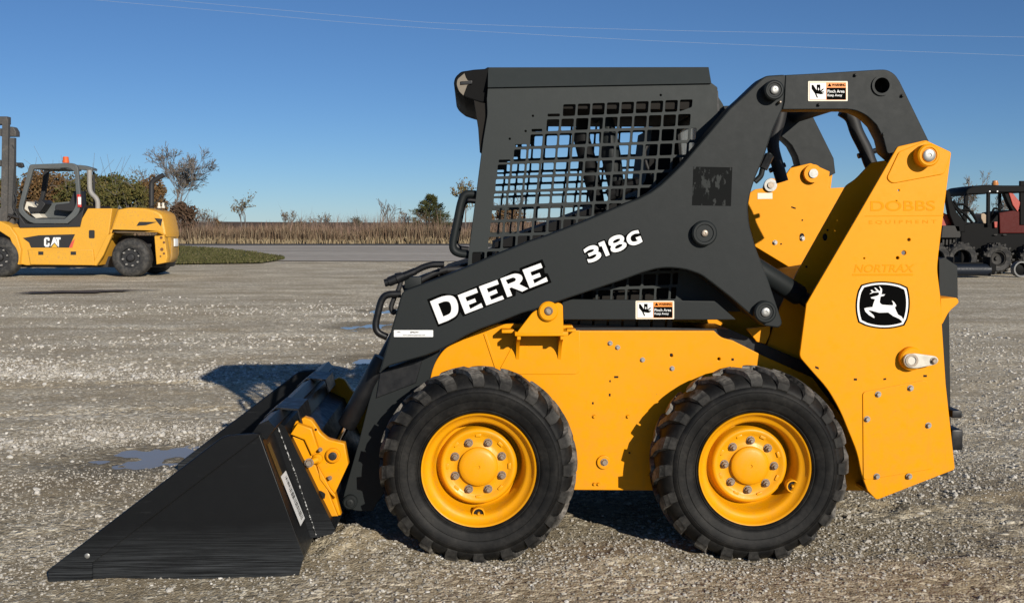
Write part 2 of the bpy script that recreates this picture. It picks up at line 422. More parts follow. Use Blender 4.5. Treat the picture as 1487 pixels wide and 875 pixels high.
def np_mesh(name, verts, faces_flat, per, mat, smooth=True):
    me = bpy.data.meshes.new(name); nv = len(verts); nf = len(faces_flat) // per
    me.vertices.add(nv); me.vertices.foreach_set('co', np.ascontiguousarray(verts, np.float32).ravel())
    me.loops.add(nf * per); me.loops.foreach_set('vertex_index', np.ascontiguousarray(faces_flat, np.int32))
    me.polygons.add(nf); me.polygons.foreach_set('loop_start', np.arange(0, nf * per, per, dtype=np.int32))
    me.polygons.foreach_set('use_smooth', np.full(nf, smooth))
    me.update(calc_edges=True); me.materials.append(mat); return me
ii = np.arange(nx - 1)[:, None] * ny + np.arange(ny - 1)[None, :]
q_ = np.stack([ii, ii + ny, ii + ny + 1, ii + 1], -1).reshape(-1)

def ground_mat():
    m, t, b = nmat('gravel_ground'); g = t.nodes.new('ShaderNodeNewGeometry'); pos = g.outputs['Position']
    def mp(sc):
        k = t.nodes.new('ShaderNodeMapping'); k.inputs['Scale'].default_value = sc; t.links.new(pos, k.inputs[0]); return k.outputs[0]
    v1 = N(t, 'ShaderNodeTexVoronoi', Scale=42.0); t.links.new(pos, v1.inputs['Vector'])
    v2 = N(t, 'ShaderNodeTexVoronoi', Scale=105.0); t.links.new(pos, v2.inputs['Vector'])
    v3 = N(t, 'ShaderNodeTexVoronoi', Scale=17.0); t.links.new(pos, v3.inputs['Vector'])
    big = noise_(t, mp((.10, .22, 1)), 1.0, 5, .6); mid = noise_(t, mp((.5, 1.1, 1)), 1.0, 6, .62); sm = noise_(t, mp((5, 7, 5)), 1.0, 5, .65); fine = noise_(t, pos, 160, 4, .7)
    streak = noise_(t, mp((.4, 1.5, 1)), 1.0, 5, .65)
    sep = t.nodes.new('ShaderNodeSeparateColor'); t.links.new(v1.outputs['Color'], sep.inputs[0])
    sep2 = t.nodes.new('ShaderNodeSeparateColor'); t.links.new(v2.outputs['Color'], sep2.inputs[0])
    sep3 = t.nodes.new('ShaderNodeSeparateColor'); t.links.new(v3.outputs['Color'], sep3.inputs[0])
    fines = ramp(t, sm.outputs[0], [(.25, (.25, .212, .160)), (.5, (.33, .285, .222)), (.78, (.41, .36, .285))]).outputs[0]
    fines = mix(t, .55, fines, ramp(t, sep2.outputs[0], [(0, (.15, .127, .095)), (.6, (.36, .315, .245)), (1, (.56, .51, .43))]).outputs[0])
    stones = ramp(t, sep.outputs[0], [(0, (.20, .178, .145)), (.35, (.36, .325, .27)), (.75, (.50, .46, .395)), (1, (.70, .665, .60))]).outputs[0]
    stone3 = ramp(t, sep3.outputs[0], [(0, (.28, .25, .21)), (.6, (.52, .48, .42)), (1, (.72, .69, .63))]).outputs[0]
    loose = math_(t, 'ADD', math_(t, 'MULTIPLY', mid.outputs[0], .6), math_(t, 'MULTIPLY', streak.outputs[0], .5))
    cover = ramp(t, loose, [(.46, 0.18), (.66, .92)]).outputs[0]
    pick = math_(t, 'LESS_THAN', sep.outputs[1], cover)
    col = mix(t, pick, fines, stones)
    pick3 = math_(t, 'MULTIPLY', math_(t, 'LESS_THAN', sep3.outputs[1], ramp(t, loose, [(.53, 0.0), (.68, .55)]).outputs[0]), ramp(t, v3.outputs['Distance'], [(.36, 1.0), (.46, 0.0)]).outputs[0])
    col = mix(t, pick3, col, stone3)
    # packed tracks, damp patches: the lot's own tone
    col = mix(t, 1.0, col, ramp(t, big.outputs[0], [(.28, (.90, .90, .91)), (.5, (1.02, 1.01, .99)), (.75, (1.12, 1.10, 1.06))]).outputs[0], 'MULTIPLY')
    col = mix(t, 1.0, col, ramp(t, mid.outputs[0], [(.28, (.84, .825, .80)), (.5, (1.02, 1.015, 1.0)), (.7, (1.16, 1.16, 1.15))]).outputs[0], 'MULTIPLY')
    col = mix(t, 1.0, col, ramp(t, streak.outputs[0], [(.3, (.93, .925, .92)), (.7, (1.07, 1.07, 1.06))]).outputs[0], 'MULTIPLY')
    # damp soil near the puddles and on the trafficked right side
    sx = t.nodes.new('ShaderNodeSeparateXYZ'); t.links.new(pos, sx.inputs[0])
    damp = None
    for cx, cy, rx, ry in PUD:
        dx = math_(t, 'DIVIDE', math_(t, 'SUBTRACT', sx.outputs[0], cx), rx * 2.0); dy = math_(t, 'DIVIDE', math_(t, 'SUBTRACT', sx.outputs[1], cy), ry * 2.2)
        d = math_(t, 'ADD', math_(t, 'MULTIPLY', dx, dx), math_(t, 'MULTIPLY', dy, dy))
        d = math_(t, 'ADD', d, math_(t, 'MULTIPLY', math_(t, 'SUBTRACT', mid.outputs[0], .5), 1.6))
        d = ramp(t, d, [(.2, 1.0), (1.0, 0.0)]).outputs[0]
        damp = d if damp is None else math_(t, 'MAXIMUM', damp, d)
    col = mix(t, 1.0, col, (1.50, 1.465, 1.34), 'MULTIPLY')
    tan = noise_(t, mp((.9, 1.3, 1)), 1.0, 5, .6)
    col = mix(t, ramp(t, tan.outputs[0], [(.50, 0.0), (.66, .62)]).outputs[0], col, mix(t, .35, (.40, .315, .20), col))
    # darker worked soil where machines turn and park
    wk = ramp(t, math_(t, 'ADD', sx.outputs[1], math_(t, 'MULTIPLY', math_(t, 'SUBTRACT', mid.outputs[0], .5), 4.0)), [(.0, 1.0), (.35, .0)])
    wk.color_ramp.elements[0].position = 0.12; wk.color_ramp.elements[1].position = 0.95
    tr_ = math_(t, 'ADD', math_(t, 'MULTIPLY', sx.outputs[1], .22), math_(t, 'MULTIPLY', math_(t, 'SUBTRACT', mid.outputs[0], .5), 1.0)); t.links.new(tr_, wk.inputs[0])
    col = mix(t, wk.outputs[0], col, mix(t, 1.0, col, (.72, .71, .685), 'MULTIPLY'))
    col = mix(t, math_(t, 'MULTIPLY', damp, .6), col, (.10, .082, .055))
    t.links.new(col, b.inputs['Base Color']); b.inputs['Roughness'].default_value = .9; b.inputs['Specular IOR Level'].default_value = .15
    h = math_(t, 'ADD', math_(t, 'MULTIPLY', math_(t, 'SUBTRACT', .6, v1.outputs['Distance']), math_(t, 'MULTIPLY', pick, .011)), math_(t, 'MULTIPLY', math_(t, 'SUBTRACT', .5, v2.outputs['Distance']), .006))
    h = math_(t, 'ADD', h, math_(t, 'MULTIPLY', math_(t, 'SUBTRACT', .5, v3.outputs['Distance']), math_(t, 'MULTIPLY', pick3, .03)))
    h = math_(t, 'ADD', h, math_(t, 'MULTIPLY', fine.outputs[0], .003)); h = math_(t, 'ADD', h, math_(t, 'MULTIPLY', sm.outputs[0], .009))
    bp = N(t, 'ShaderNodeBump', Strength=0.75, Distance=1.0); t.links.new(h, bp.inputs['Height']); t.links.new(bp.outputs[0], b.inputs['Normal'])
    return m
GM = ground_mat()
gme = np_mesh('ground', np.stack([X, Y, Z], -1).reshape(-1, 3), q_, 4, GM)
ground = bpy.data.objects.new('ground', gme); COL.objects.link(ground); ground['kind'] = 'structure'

# puddles: level water that the hollows cut to shape
wm, wt, wbs = nmat('puddle_water'); wbs.inputs['Base Color'].default_value = (.27, .245, .205, 1); wbs.inputs['Roughness'].default_value = .14; wbs.inputs['Specular IOR Level'].default_value = .3; wbs.inputs['IOR'].default_value = 1.33
cw = coords(wt); nw = noise_(wt, cw, 14, 3); bw = N(wt, 'ShaderNodeBump', Strength=.06, Distance=.01); wt.links.new(nw.outputs[0], bw.inputs['Height']); wt.links.new(bw.outputs[0], wbs.inputs['Normal'])
for cx, cy, rx, ry in PUD:
    mb = MB(); n = 40
    mb.add([(1.6 * rx * math.cos(2 * math.pi * k / n), 1.6 * ry * math.sin(2 * math.pi * k / n), 0) for k in range(n)], [tuple(range(n))])
    o = bpy.data.objects.new('puddle_or_shade', mb.mesh()); o.data.materials.append(wm); COL.objects.link(o); o.location = (cx, cy, -0.026); o['kind'] = 'structure'

# loose stones: nobody could count them
def pebbles(which, name, cols, label):
    rs = np.random.RandomState(5); P_ = []; n_near = 0
    def scat(n, x0, x1, y0, y1, r0, r1, keep):
        x = rs.uniform(x0, x1, n); y = rs.uniform(y0, y1, n); k = keep(x, y) > rs.rand(n); x = x[k]; y = y[k]
        r = r0 + (r1 - r0) * rs.rand(len(x)) ** 2.6; P_.append(np.stack([x, y, r], -1))
    loose = lambda x, y: np.clip(.5 + 1.7 * vnoise(x * .8 + 7, y * 1.5) + .9 * vnoise(x * 2.6, y * 4.2 + 3), .12, 1)
    scat(85000, -3.2, 3.4, -1.0, 3.2, .0028, .009, lambda x, y: loose(x, y) * (1 - .7 * np.clip(sum(track_w(x, y)), 0, 1)))
    scat(420, -3.2, 3.4, -1.0, 3.2, .009, .016, lambda x, y: loose(x, y))
    n_near = sum(len(p) for p in P_)
    # paler ridges of coarse stone on the open left side
    def band(x, y): 
        a = np.exp(-((y - (2.2 + .35 * (x + 3) + .5 * vnoise(x * .7, y * .3))) / .38) ** 2) + np.exp(-((y - (5.6 - .12 * (x + 4) + .8 * vnoise(x * .6 + 9, y * .2))) / .55) ** 2) + .8 * np.exp(-((y - (8.6 + .1 * x + .8 * vnoise(x * .5 + 2, y * .2))) / .8) ** 2) + .7 * np.exp(-((y - (12.5 - .1 * x + 1.2 * vnoise(x * .4, y * .2))) / 1.2) ** 2)
        return np.clip(a * (.45 + 1.6 * vnoise(x * 2.2, y * 2.2) + .35), .03, 1)
    scat(46000, -6.5, 0.6, 0.6, 6.8, .005, .024, lambda x, y: band(x, y) * (1 - .75 * np.clip(sum(track_w(x, y)), 0, 1)))
    scat(26000, -9, 6, 5, 16, .008, .028, lambda x, y: band(x, y) * .9)
    scat(9000, 1.5, 6, .5, 8, .005, .018, loose)
    A = np.concatenate(P_); A = A[:n_near] if which == 'fine' else A[n_near:]
    keep = np.ones(len(A), bool)
    for cx, cy, rx, ry in PUD: keep &= (((A[:, 0] - cx) / rx) ** 2 + ((A[:, 1] - cy) / ry) ** 2) > 1.0
    A = A[keep]; n = len(A)
    bm = bmesh.new(); bmesh.ops.create_icosphere(bm, subdivisions=1, radius=1)
    bv = np.array([v.co[:] for v in bm.verts]); bm.verts.index_update(); bf = np.array([[v.index for v in f.verts] for f in bm.faces]); bm.free()
    nv = len(bv)
    V = bv[None] * (1 + rs.uniform(-.28, .28, (n, nv, 1)))
    V = V * rs.uniform(.65, 1.25, (n, 1, 3)) * np.array([1, 1, .68]); a = rs.rand(n) * 6.283; ca, sa = np.cos(a), np.sin(a)
    tl = rs.uniform(-.5, .5, n); ct, st = np.cos(tl), np.sin(tl)
    z1 = V[:, :, 2] * ct[:, None] + V[:, :, 0] * st[:, None]; x0 = V[:, :, 0] * ct[:, None] - V[:, :, 2] * st[:, None]
    x1 = x0 * ca[:, None] - V[:, :, 1] * sa[:, None]; y1 = x0 * sa[:, None] + V[:, :, 1] * ca[:, None]
    V = np.stack([x1, y1, z1], -1) * A[:, 2][:, None, None]
    hz = ground_h(A[:, 0], A[:, 1]) + A[:, 2] * .22
    V += np.stack([A[:, 0], A[:, 1], hz], -1)[:, None]
    Fc = (bf[None] + (np.arange(n) * nv)[:, None, None]).reshape(-1)
    mat = island('loose_stone', cols or [(.19, .172, .142), (.30, .275, .232), (.38, .352, .302), (.28, .25, .205), (.44, .412, .362), (.53, .50, .445), (.34, .312, .262), (.66, .63, .575)], .88)
    me = np_mesh(name, V.reshape(-1, 3), Fc, 3, mat, smooth=False)
    o = bpy.data.objects.new(name, me); COL.objects.link(o); o['kind'] = 'stuff'; o['label'] = label; o['category'] = 'gravel'
pebbles('fine', 'gravel', None, 'fine grey brown gravel round the loader wheels')
pebbles('coarse', 'crushed_stone_gravel', [(.28, .252, .205), (.44, .412, .36), (.54, .512, .46), (.37, .335, .28), (.60, .575, .525), (.48, .45, .395), (.33, .297, .245), (.66, .635, .59)], 'ridges of pale crushed stone across the open yard')
# thin dark sheet near the forklift, painting in the shade of a mound
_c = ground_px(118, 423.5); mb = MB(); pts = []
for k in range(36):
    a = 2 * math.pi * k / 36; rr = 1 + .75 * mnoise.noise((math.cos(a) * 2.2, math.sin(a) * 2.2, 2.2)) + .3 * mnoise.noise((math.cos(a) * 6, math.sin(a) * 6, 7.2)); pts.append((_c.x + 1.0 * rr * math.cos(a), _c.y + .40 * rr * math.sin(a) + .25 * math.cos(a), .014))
mb.add(pts, [tuple(range(36))]); o = bpy.data.objects.new('puddle_or_shade', mb.mesh()); o.data.materials.append(flat('mound_shade', (.085, .064, .050), .8)); COL.objects.link(o); o['kind'] = 'structure'

# road: worn grey asphalt beyond the lot
def road_mat():
    m, t, b = nmat('road_asphalt'); g = t.nodes.new('ShaderNodeNewGeometry')
    def mp(sc):
        k = t.nodes.new('ShaderNodeMapping'); k.inputs['Scale'].default_value = sc; t.links.new(g.outputs['Position'], k.inputs[0]); return k.outputs[0]
    a = noise_(t, mp((.06, .35, 1)), 1, 5, .6); c = noise_(t, mp((1.5, 2, 1)), 1, 4, .6)
    col = ramp(t, a.outputs[0], [(.3, (.38, .345, .295)), (.5, (.48, .435, .37)), (.7, (.55, .50, .425))]).outputs[0]
    col = mix(t, 1.0, col, ramp(t, c.outputs[0], [(.3, (.85, .85, .85)), (.7, (1.1, 1.1, 1.1))]).outputs[0], 'MULTIPLY')
    t.links.new(col, b.inputs['Base Color']); b.inputs['Roughness'].default_value = 1.0; b.inputs['Specular IOR Level'].default_value = .05; return m
def strip(name, y0, y1, z, mat, x0=-260, x1=260, wob=0.0):
    mb = MB(); n = 130; v = []
    for i in range(n + 1):
        x = lerp(x0, x1, i / n); v += [(x, y0 + wob * mnoise.noise((x * .11, 3.1, 0)) + wob * .5 * mnoise.noise((x * .5, 9, 0)), z), (x, y1, z)]
    mb.add(v, [(2 * i, 2 * i + 2, 2 * i + 3, 2 * i + 1) for i in range(n)])
    o = bpy.data.objects.new(name, mb.mesh()); o.data.materials.append(mat); COL.objects.link(o); o['kind'] = 'structure'; return o
yr0 = ground_px(500, 379).y; yr1 = ground_px(500, 354.5).y
strip('road', yr0, yr1, .012, road_mat(), wob=1.6)
dk, dt_, db = nmat('road_edge_asphalt'); db.inputs['Base Color'].default_value = (.085, .083, .083, 1); db.inputs['Roughness'].default_value = .85
strip('road_edge', yr1 - 4.5, yr1 + 1.0, .018, dk)

# far field level and the dark bank on the horizon
fm = paint('field_soil', (.20, .14, .08), .9, .3, (.28, .22, .14), .2, 0)
yf = yr1 + 1.0
strip('field', yf, 880, .05, fm, -800, 800)
bk2 = flat('ploughed_bank', (.075, .050, .036), .95)
mb = MB(); n = 160; v = []
for i in range(n + 1):
    x = lerp(-420, 420, i / n); zt = 1.75 + .25 * mnoise.noise((x * .02, 0, 0)) + .12 * mnoise.noise((x * .15, 4, 0))
    v += [(x, 196, 0), (x, 202, zt), (x, 240, zt - .2)]
mb.add(v, [f for i in range(n) for f in ((3 * i, 3 * i + 3, 3 * i + 4, 3 * i + 1), (3 * i + 1, 3 * i + 4, 3 * i + 5, 3 * i + 2))])
o = bpy.data.objects.new('far_hill', mb.mesh()); o.data.materials.append(bk2); COL.objects.link(o); o['kind'] = 'structure'

# tall dry grass
def blades(name, n, xr, yr, hr, wr, mat, lean=.25, z0=0.0, dens=None, seed=1, segs=2):
    rs = np.random.RandomState(seed); x = rs.uniform(*xr, n); y = yr[0] + (yr[1] - yr[0]) * rs.rand(n) ** 1.6
    if dens is not None:
        k = dens(x, y) > rs.rand(n); x = x[k]; y = y[k]; n = len(x)
    cl = 1 + .55 * vnoise(x * .35, y * .35) + .4 * vnoise(x * 1.4, y * 1.2)
    h = rs.uniform(*hr, n) * cl; w = rs.uniform(*wr, n); a = rs.rand(n) * 3.1416
    dx = np.cos(a) * w; dy = np.sin(a) * w; lx = rs.normal(0, lean, n) * h; ly = rs.normal(0, lean, n) * h
    zb = np.full(n, z0); 
    v = np.stack([np.stack([x - dx, y - dy, zb], -1), np.stack([x + dx, y + dy, zb], -1), np.stack([x + dx * .8 + lx * .3, y + dy * .8 + ly * .3, zb + h * .6], -1), np.stack([x - dx * .8 + lx * .3, y - dy * .8 + ly * .3, zb + h * .6], -1), np.stack([x + lx, y + ly, zb + h], -1)], 1)
    base = np.arange(n)[:, None] * 5
    f = np.concatenate([base + np.array([0, 1, 2]), base + np.array([0, 2, 3]), base + np.array([3, 2, 4])], 1).reshape(-1)
    me = np_mesh(name, v.reshape(-1, 3), f, 3, mat, smooth=False)
    o = bpy.data.objects.new(name, me); COL.objects.link(o); o['kind'] = 'stuff'; return o
dgm = island('dry_grass_blades', [(.115, .074, .043), (.18, .125, .078), (.15, .095, .060), (.235, .172, .108), (.12, .074, .046), (.29, .23, .15), (.165, .112, .072)], .85)
o = blades('dry_grass', 110000, (-75, 75), (yf, yf + 16), (.7, 1.22), (.011, .032), dgm, .12, .04, seed=2); o['label'] = 'band of tall dry brown grass beyond the road'; o['category'] = 'dry grass'
o = blades('seed_heads', 5000, (-75, 75), (yf + 1, yf + 18), (1.1, 1.42), (.03, .05), island('seed_head', [(.20, .125, .09), (.28, .19, .15), (.16, .095, .065)], .9), .10, .04, seed=9); o['label'] = 'purplish seed heads over the dry grass'; o['category'] = 'dry grass'
fgm = island('straw_fringe', [(.27, .205, .12), (.34, .27, .165), (.22, .155, .085)], .85)
o = blades('straw_grass', 16000, (-75, 75), (yf - .8, yf + 1.2), (.15, .5), (.02, .05), fgm, .3, .03, seed=3); o['label'] = 'short pale straw along the road edge'; o['category'] = 'dry grass'
# mown green verge
g0 = [ground_px(x, y) for x, y in [(150, 384.5), (258, 384), (330, 383), (380, 382.5), (412, 377), (414, 374), (385, 369), (330, 362), (258, 357.5), (120, 357)]]
g0 = [g0[0] + Vector((-14, 0, 0))] + g0 + [g0[-1] + Vector((-22, 0, 0))]
gvm = paint('verge_turf', (.062, .064, .022), .9, .6, (.12, .10, .045), .25, 0)
mb = MB(); mb.add([(p.x, p.y, .03) for p in g0], [tuple(range(len(g0)))])
o = bpy.data.objects.new('lawn', mb.mesh()); o.data.materials.append(gvm); COL.objects.link(o); o['kind'] = 'structure'
poly = [(p.x, p.y) for p in g0]
def inside(x, y):
    c = np.zeros(len(x), bool)
    for i in range(len(poly)):
        (x1, y1), (x2, y2) = poly[i], poly[i - 1]
        k = ((y1 > y) != (y2 > y)); c ^= k & (x < (x2 - x1) * (y - y1) / ((y2 - y1) + 1e-9) + x1)
    return c.astype(float)
o = blades('grass', 120000, (-42, -6), (min(p.y for p in g0), max(p.y for p in g0)), (.03, .10), (.012, .03), island('grass_blades', [(.05, .055, .016), (.075, .075, .024), (.12, .105, .045), (.06, .068, .018), (.15, .125, .065)], .8), .35, .02, dens=inside, seed=6); o['label'] = 'mown green grass beside the road'; o['category'] = 'grass'
# ================================================================== THE SKID STEER LOADER
YAW = R(2.2)
LF = Frame((0, 0, 0), YAW, (0.40, 0.78, 0))
YC = 0.78
T = thing('skid_steer_loader', LF, 'yellow and charcoal skid steer loader with its black bucket resting on the gravel', 'skid steer')
P = LF.P
YA, YT, YCH, YCAB = 0.14, 0.06, 0.30, 0.34
def C2(x, y): return (640 + x / 3.124, 80 + y / 3.124)
def ph(scale, ox, oy):
    return lambda pts: [((ox + p[0] / scale, oy + p[1] / scale) + ((p[2] / scale,) if len(p) > 2 else ())) for p in pts]
def boss(name, px, py, y0, rpx, length, mat, parent, pin=None, prad=0.5, bev=0.006, ring=True):
    """a round pin boss standing length proud of the plate at y0"""
    c = P(px, py, y0 - length); k = rpx / F * (CAM.y * -1 + c.y)
    prof = [(k, length), (k, bev), (k - bev, 0)]
    prof += [(k * 0.72, 0), (k * 0.66, 0.004), (k * prad * 1.06, 0.004), (k * prad * 1.06, 0.0), (0, 0.0)] if ring else [(0, 0)]
    b = put(name, MB().lathe(c, prof, 40).mesh(), mat, parent)
    if pin: put('pin', MB().lathe(c + Vector((0, -0.004, 0)), [(k * prad, 0.01), (k * prad, 0.002), (k * prad - 0.003, 0), (k * prad * 0.35, 0), (k * prad * 0.3, 0.003), (0, 0.003)], 28).mesh(), pin, parent)
    return b
def bolt_mesh(c, r, h=0.012, hexa=True):
    mb = MB(); c = Vector(c)
    mb.lathe(c, [(r * 1.35, 0.0), (r * 1.35, -0.003), (r, -0.003)], 20)
    mb.lathe(c, [(r, -0.002), (r, -h + 0.003), (r * 0.85, -h), (0, -h)], 6 if hexa else 16, a0=random.random())
    return mb.mesh()
random.seed(4)

# ---- chassis
ch = plate('chassis', LF, [(600, 700), (606, 640), (622, 562), (629, 530, 12), (645, 505, 14), (700, 478, 20), (722, 470), (830, 470), (835, 480), (1037, 480), (1047, 490, 8), (1064, 494), (1110, 517), (1180, 548), (1250, 640), (1262, 712), (1000, 712), (840, 711), (640, 709)],
           YCH, 0.03, M['yellow'], T, holes=[circ(975 + 0, 516, 2.2, 8), circ(1044, 521, 2.2, 8)], bev=0.004)
# machine body between the two side plates
mb = MB()
body = [(598, 690), (620, 560), (640, 510), (700, 478), (722, 468), (1060, 478), (1250, 560), (1258, 712), (840, 708)]
a = [P(x, y, YCH + 0.031) for x, y in body]; b = [Vector((p.x, 2 * YC - p.y, p.z)) for p in a]
mb.prism(a, b); put('belly_housing', mb.mesh(), M['black'], T)
mirrored(ch, YC, T, 'chassis')
# yellow inner wall, set back into the shade behind the arm
plate('deck_wall', LF, [(822, 440), (1110, 440), (1180, 520), (1180, 560), (1060, 520), (822, 492)], 0.62, 0.02, M['yellow'], T)
plate('lit_patch_plate', LF, [(1084, 477), (1119, 473), (1118, 486, 4), (1112, 499), (1099, 496)], 0.305, 0.012, M['yellow'], T)  # added plate in the shape of a sunlit patch in the recess
mb = MB(); q = [P(822, 481, YCH + 0.03), P(1040, 481, YCH + 0.03)]
mb.box((q[0].x, YCH + 0.03, q[0].z - 0.03), (q[1].x, 0.62, q[0].z - 0.004), 0.003); put('deck', mb.mesh(), M['black'], T)  # recess shade put into the deck's colour as black paint
# overlapping patch plate and seam line of the side panel
plate('stiffener_plate', LF, ph(6.733, 700, 430)([(440, 345), (955, 332), (955, 735, 30), (920, 762, 20), (200, 762), (180, 700), (330, 420)]), YCH - 0.004, 0.008, M['yellow'], ch, bev=0.002)
plate('seam_strip', LF, ph(6.733, 700, 430)([(15, 370), (40, 365), (150, 690), (125, 700)]), YCH - 0.005, 0.008, M['yellow'], ch, bev=0.002)
for (x, y, r) in [(886, 498, 2.9), (897, 504, 2.9), (933, 522, 2.9), (976, 534.5, 2.9), (863, 604, 2.6), (912, 604, 2.6), (863, 702, 2.4), (869, 702, 2.4), (943, 690, 2.2), (946, 700, 2.2)]:
    put('bolt', bolt_mesh(P(x, y, YCH), r / 366, 0.011, y > 600), M['steel'] if y < 560 else M['yellow'], ch)
b_ = plate('tie_down', LF, circ(877, 671, 10, 24), YCH - 0.012, 0.013, M['yellow'], ch)
put('bolt', bolt_mesh(P(877.5, 670.5, YCH - 0.012), 0.012, 0.012), M['nut'], ch)
dots = [[(x - w, y - h), (x + w, y - h), (x + w, y + h), (x - w, y + h)] for x, y, w, h in [(975, 514.5, 1.7, 1.7), (1064, 521.5, 1.7, 1.7), (895, 547, 3, 1.4), (885.5, 573, 1.2, 2), (861, 585, 1.2, 1.6), (886, 553, 1.0, 1.4), (914, 657, 1.4, 1.4)]]
for d_ in dots: put('drain_slot', decal_mesh(LF, [d_], YCH - 0.0015), M['hole'], ch)

# ---- boom stop bracket on the chassis side
bm_ = ph(6.733, 700, 430)
YB = 0.15
br = plate('stop_bracket', LF, bm_([(345, 350), (355, 335), (490, 160, 25), (560, 120), (745, 62, 10), (790, 80, 25), (797, 345), (790, 365), (345, 366)]), YB, 0.022, M['yellow'], T)
boss('boss', *bm_([(650, 148)])[0], YB, 14.5, 0.02, M['yellow'], br, ring=False)
boss('boss', *bm_([(652, 145)])[0], YB - 0.02, 6.5, 0.008, M['nut'], br)
# horizontal shelf
s0 = P(*bm_([(340, 362)])[0], YB); s1 = P(*bm_([(797, 362)])[0], YB)
put('shelf', MB().box((s0.x - 0.008, YB + 0.001, s0.z - 0.012), (s1.x + 0.02, YCH + 0.004, s0.z + 0.006), 0.004).mesh(), M['yellow'], br)
put('shelf_wing', MB().box((s0.x - 0.06, YB + 0.07, s0.z - 0.006), (s0.x - 0.002, YCH + 0.004, s0.z + 0.008), 0.003).mesh(), M['yellow'], br)
wing = MB().box((s1.x + 0.022, YB + 0.09, s0.z - 0.004), (s1.x + 0.06, YCH + 0.004, s0.z + 0.008), 0.003)
put('shelf_wing', wing.mesh(), M['yellow'], br)
for gx in (345, 768):
    g0 = P(*bm_([(gx, 375)])[0], YB + 0.01); zb = P(700 + gx / 6.733, 430 + 690 / 6.733, YCH).z
    prof = [(YB + 0.008, g0.z + 0.004)]
    for k in range(9):
        tt = k / 8; prof.append((YB + 0.008 + (YCH + 0.004 - YB - 0.008) * math.sin(tt * 1.45) / math.sin(1.45), g0.z - 0.02 - (g0.z - 0.02 - zb) * (1 - math.cos(tt * 1.45)) / (1 - math.cos(1.45))))
    prof.append((YCH + 0.004, g0.z + 0.004))
    x0 = g0.x
    put('gusset', MB().prism([(x0, y, z) for y, z in prof], [(x0 + 0.014, y, z) for y, z in prof]).mesh(), M['yellow'], br)

# ---- grey guard bar with decal
gb = plate('guard_bar', LF, [(816, 434), (1042, 437), (1069, 464), (818, 464)], 0.22, 0.02, M['grey'], T)
def warning(parent, x0, y0, x1, y1, y):
    X = lambda u: x0 + (x1 - x0) * u; Y = lambda v: y0 + (y1 - y0) * v
    q = lambda pts: [(X(u), Y(v)) for u, v in pts]
    L = []
    L.append((decal_mesh(LF, [rect(x0, y0, x1, y1, 1.5)], y), M['cream']))
    L.append((decal_mesh(LF, [q([(.04, .06), (.96, .06), (.96, .94), (.04, .94)])], y - .0008), M['orange']))
    L.append((decal_mesh(LF, [q([(.045, .08), (.455, .08), (.455, .92), (.045, .92)])], y - .0016), M['white']))
    L.append((decal_mesh(LF, [q([(.47, .33), (.955, .33), (.955, .92), (.47, .92)])], y - .0016), M['ink']))
    L.append((decal_mesh(LF, [q([(.09, .18), (.13, .19), (.22, .46), (.22, .17), (.31, .17), (.31, .47), (.38, .36), (.40, .40), (.33, .52), (.41, .52), (.40, .57), (.34, .57), (.40, .62), (.33, .66), (.21, .62), (.25, .82), (.22, .83), (.17, .60), (.09, .38)]), q([(.265, .30), (.285, .40), (.265, .48), (.245, .40)])], y - .0024), M['ink']))
    L.append((decal_mesh(LF, [q([(.50, .26), (.545, .10), (.59, .26)])], y - .0024), M['ink']))
    L.append((text_mesh(LF, 'WARNING', X(.775), Y(.185), (x1 - x0) * .34, (y1 - y0) * .13, 0, y - .0024, 0.01), M['ink']))
    L.append((text_mesh(LF, 'Pinch Area', X(.705), Y(.505), (x1 - x0) * .43, (y1 - y0) * .15, 0, y - .0024, 0.012), M['white']))
    L.append((text_mesh(LF, 'Keep Away', X(.675), Y(.72), (x1 - x0) * .37, (y1 - y0) * .16, 0, y - .0024, 0.012), M['white']))
    return put('warning_decal', join_meshes(L), None, parent, smooth=0)
warning(gb, 923, 436.5, 979, 464 - 1, 0.22 - 0.001)

# ---- lift arm
arm_pts = [(550, 543, 4), (584, 423, 7), (640, 402.5), (682, 386), (714, 372), (769, 350), (794, 342), (851, 320), (912, 294), (928, 288), (945, 279), (960, 268), (975, 254), (992, 237), (1060, 157), (1081, 138), (1104, 116, 9), (1112, 110, 6), (1136, 108.5), (1141, 109), (1138, 150), (1136, 159), (1122, 190), (1109, 230), (1097, 258), (1091, 276, 6),
           (1086, 298), (1088, 326, 10), (1097, 358), (1115.5, 406), (1137, 470, 8), (1131, 476, 4), (1111, 473), (1091, 458), (1061, 432), (1035.5, 412), (1018, 399, 6), (997, 391.5, 8), (974, 388.5, 10), (954, 390, 8), (933, 396), (903, 407), (831, 431), (780, 448.5), (759, 454.5), (727, 467), (698, 477.5), (677, 487, 6), (656, 499.5, 6), (635, 509.5), (619, 516), (564, 531, 8)]
arm = plate('lift_arm', LF, arm_pts, YA, 0.13, M['grey'], T, bev=0.006)
leg = plate('lower_leg', LF, [(549, 540), (622, 512), (640, 505), (620, 560), (585, 640), (560, 712), (540, 742), (510, 741, 10), (498, 722, 6), (521, 641), (535, 585)], 0.30, 0.08, M['grey'], arm)
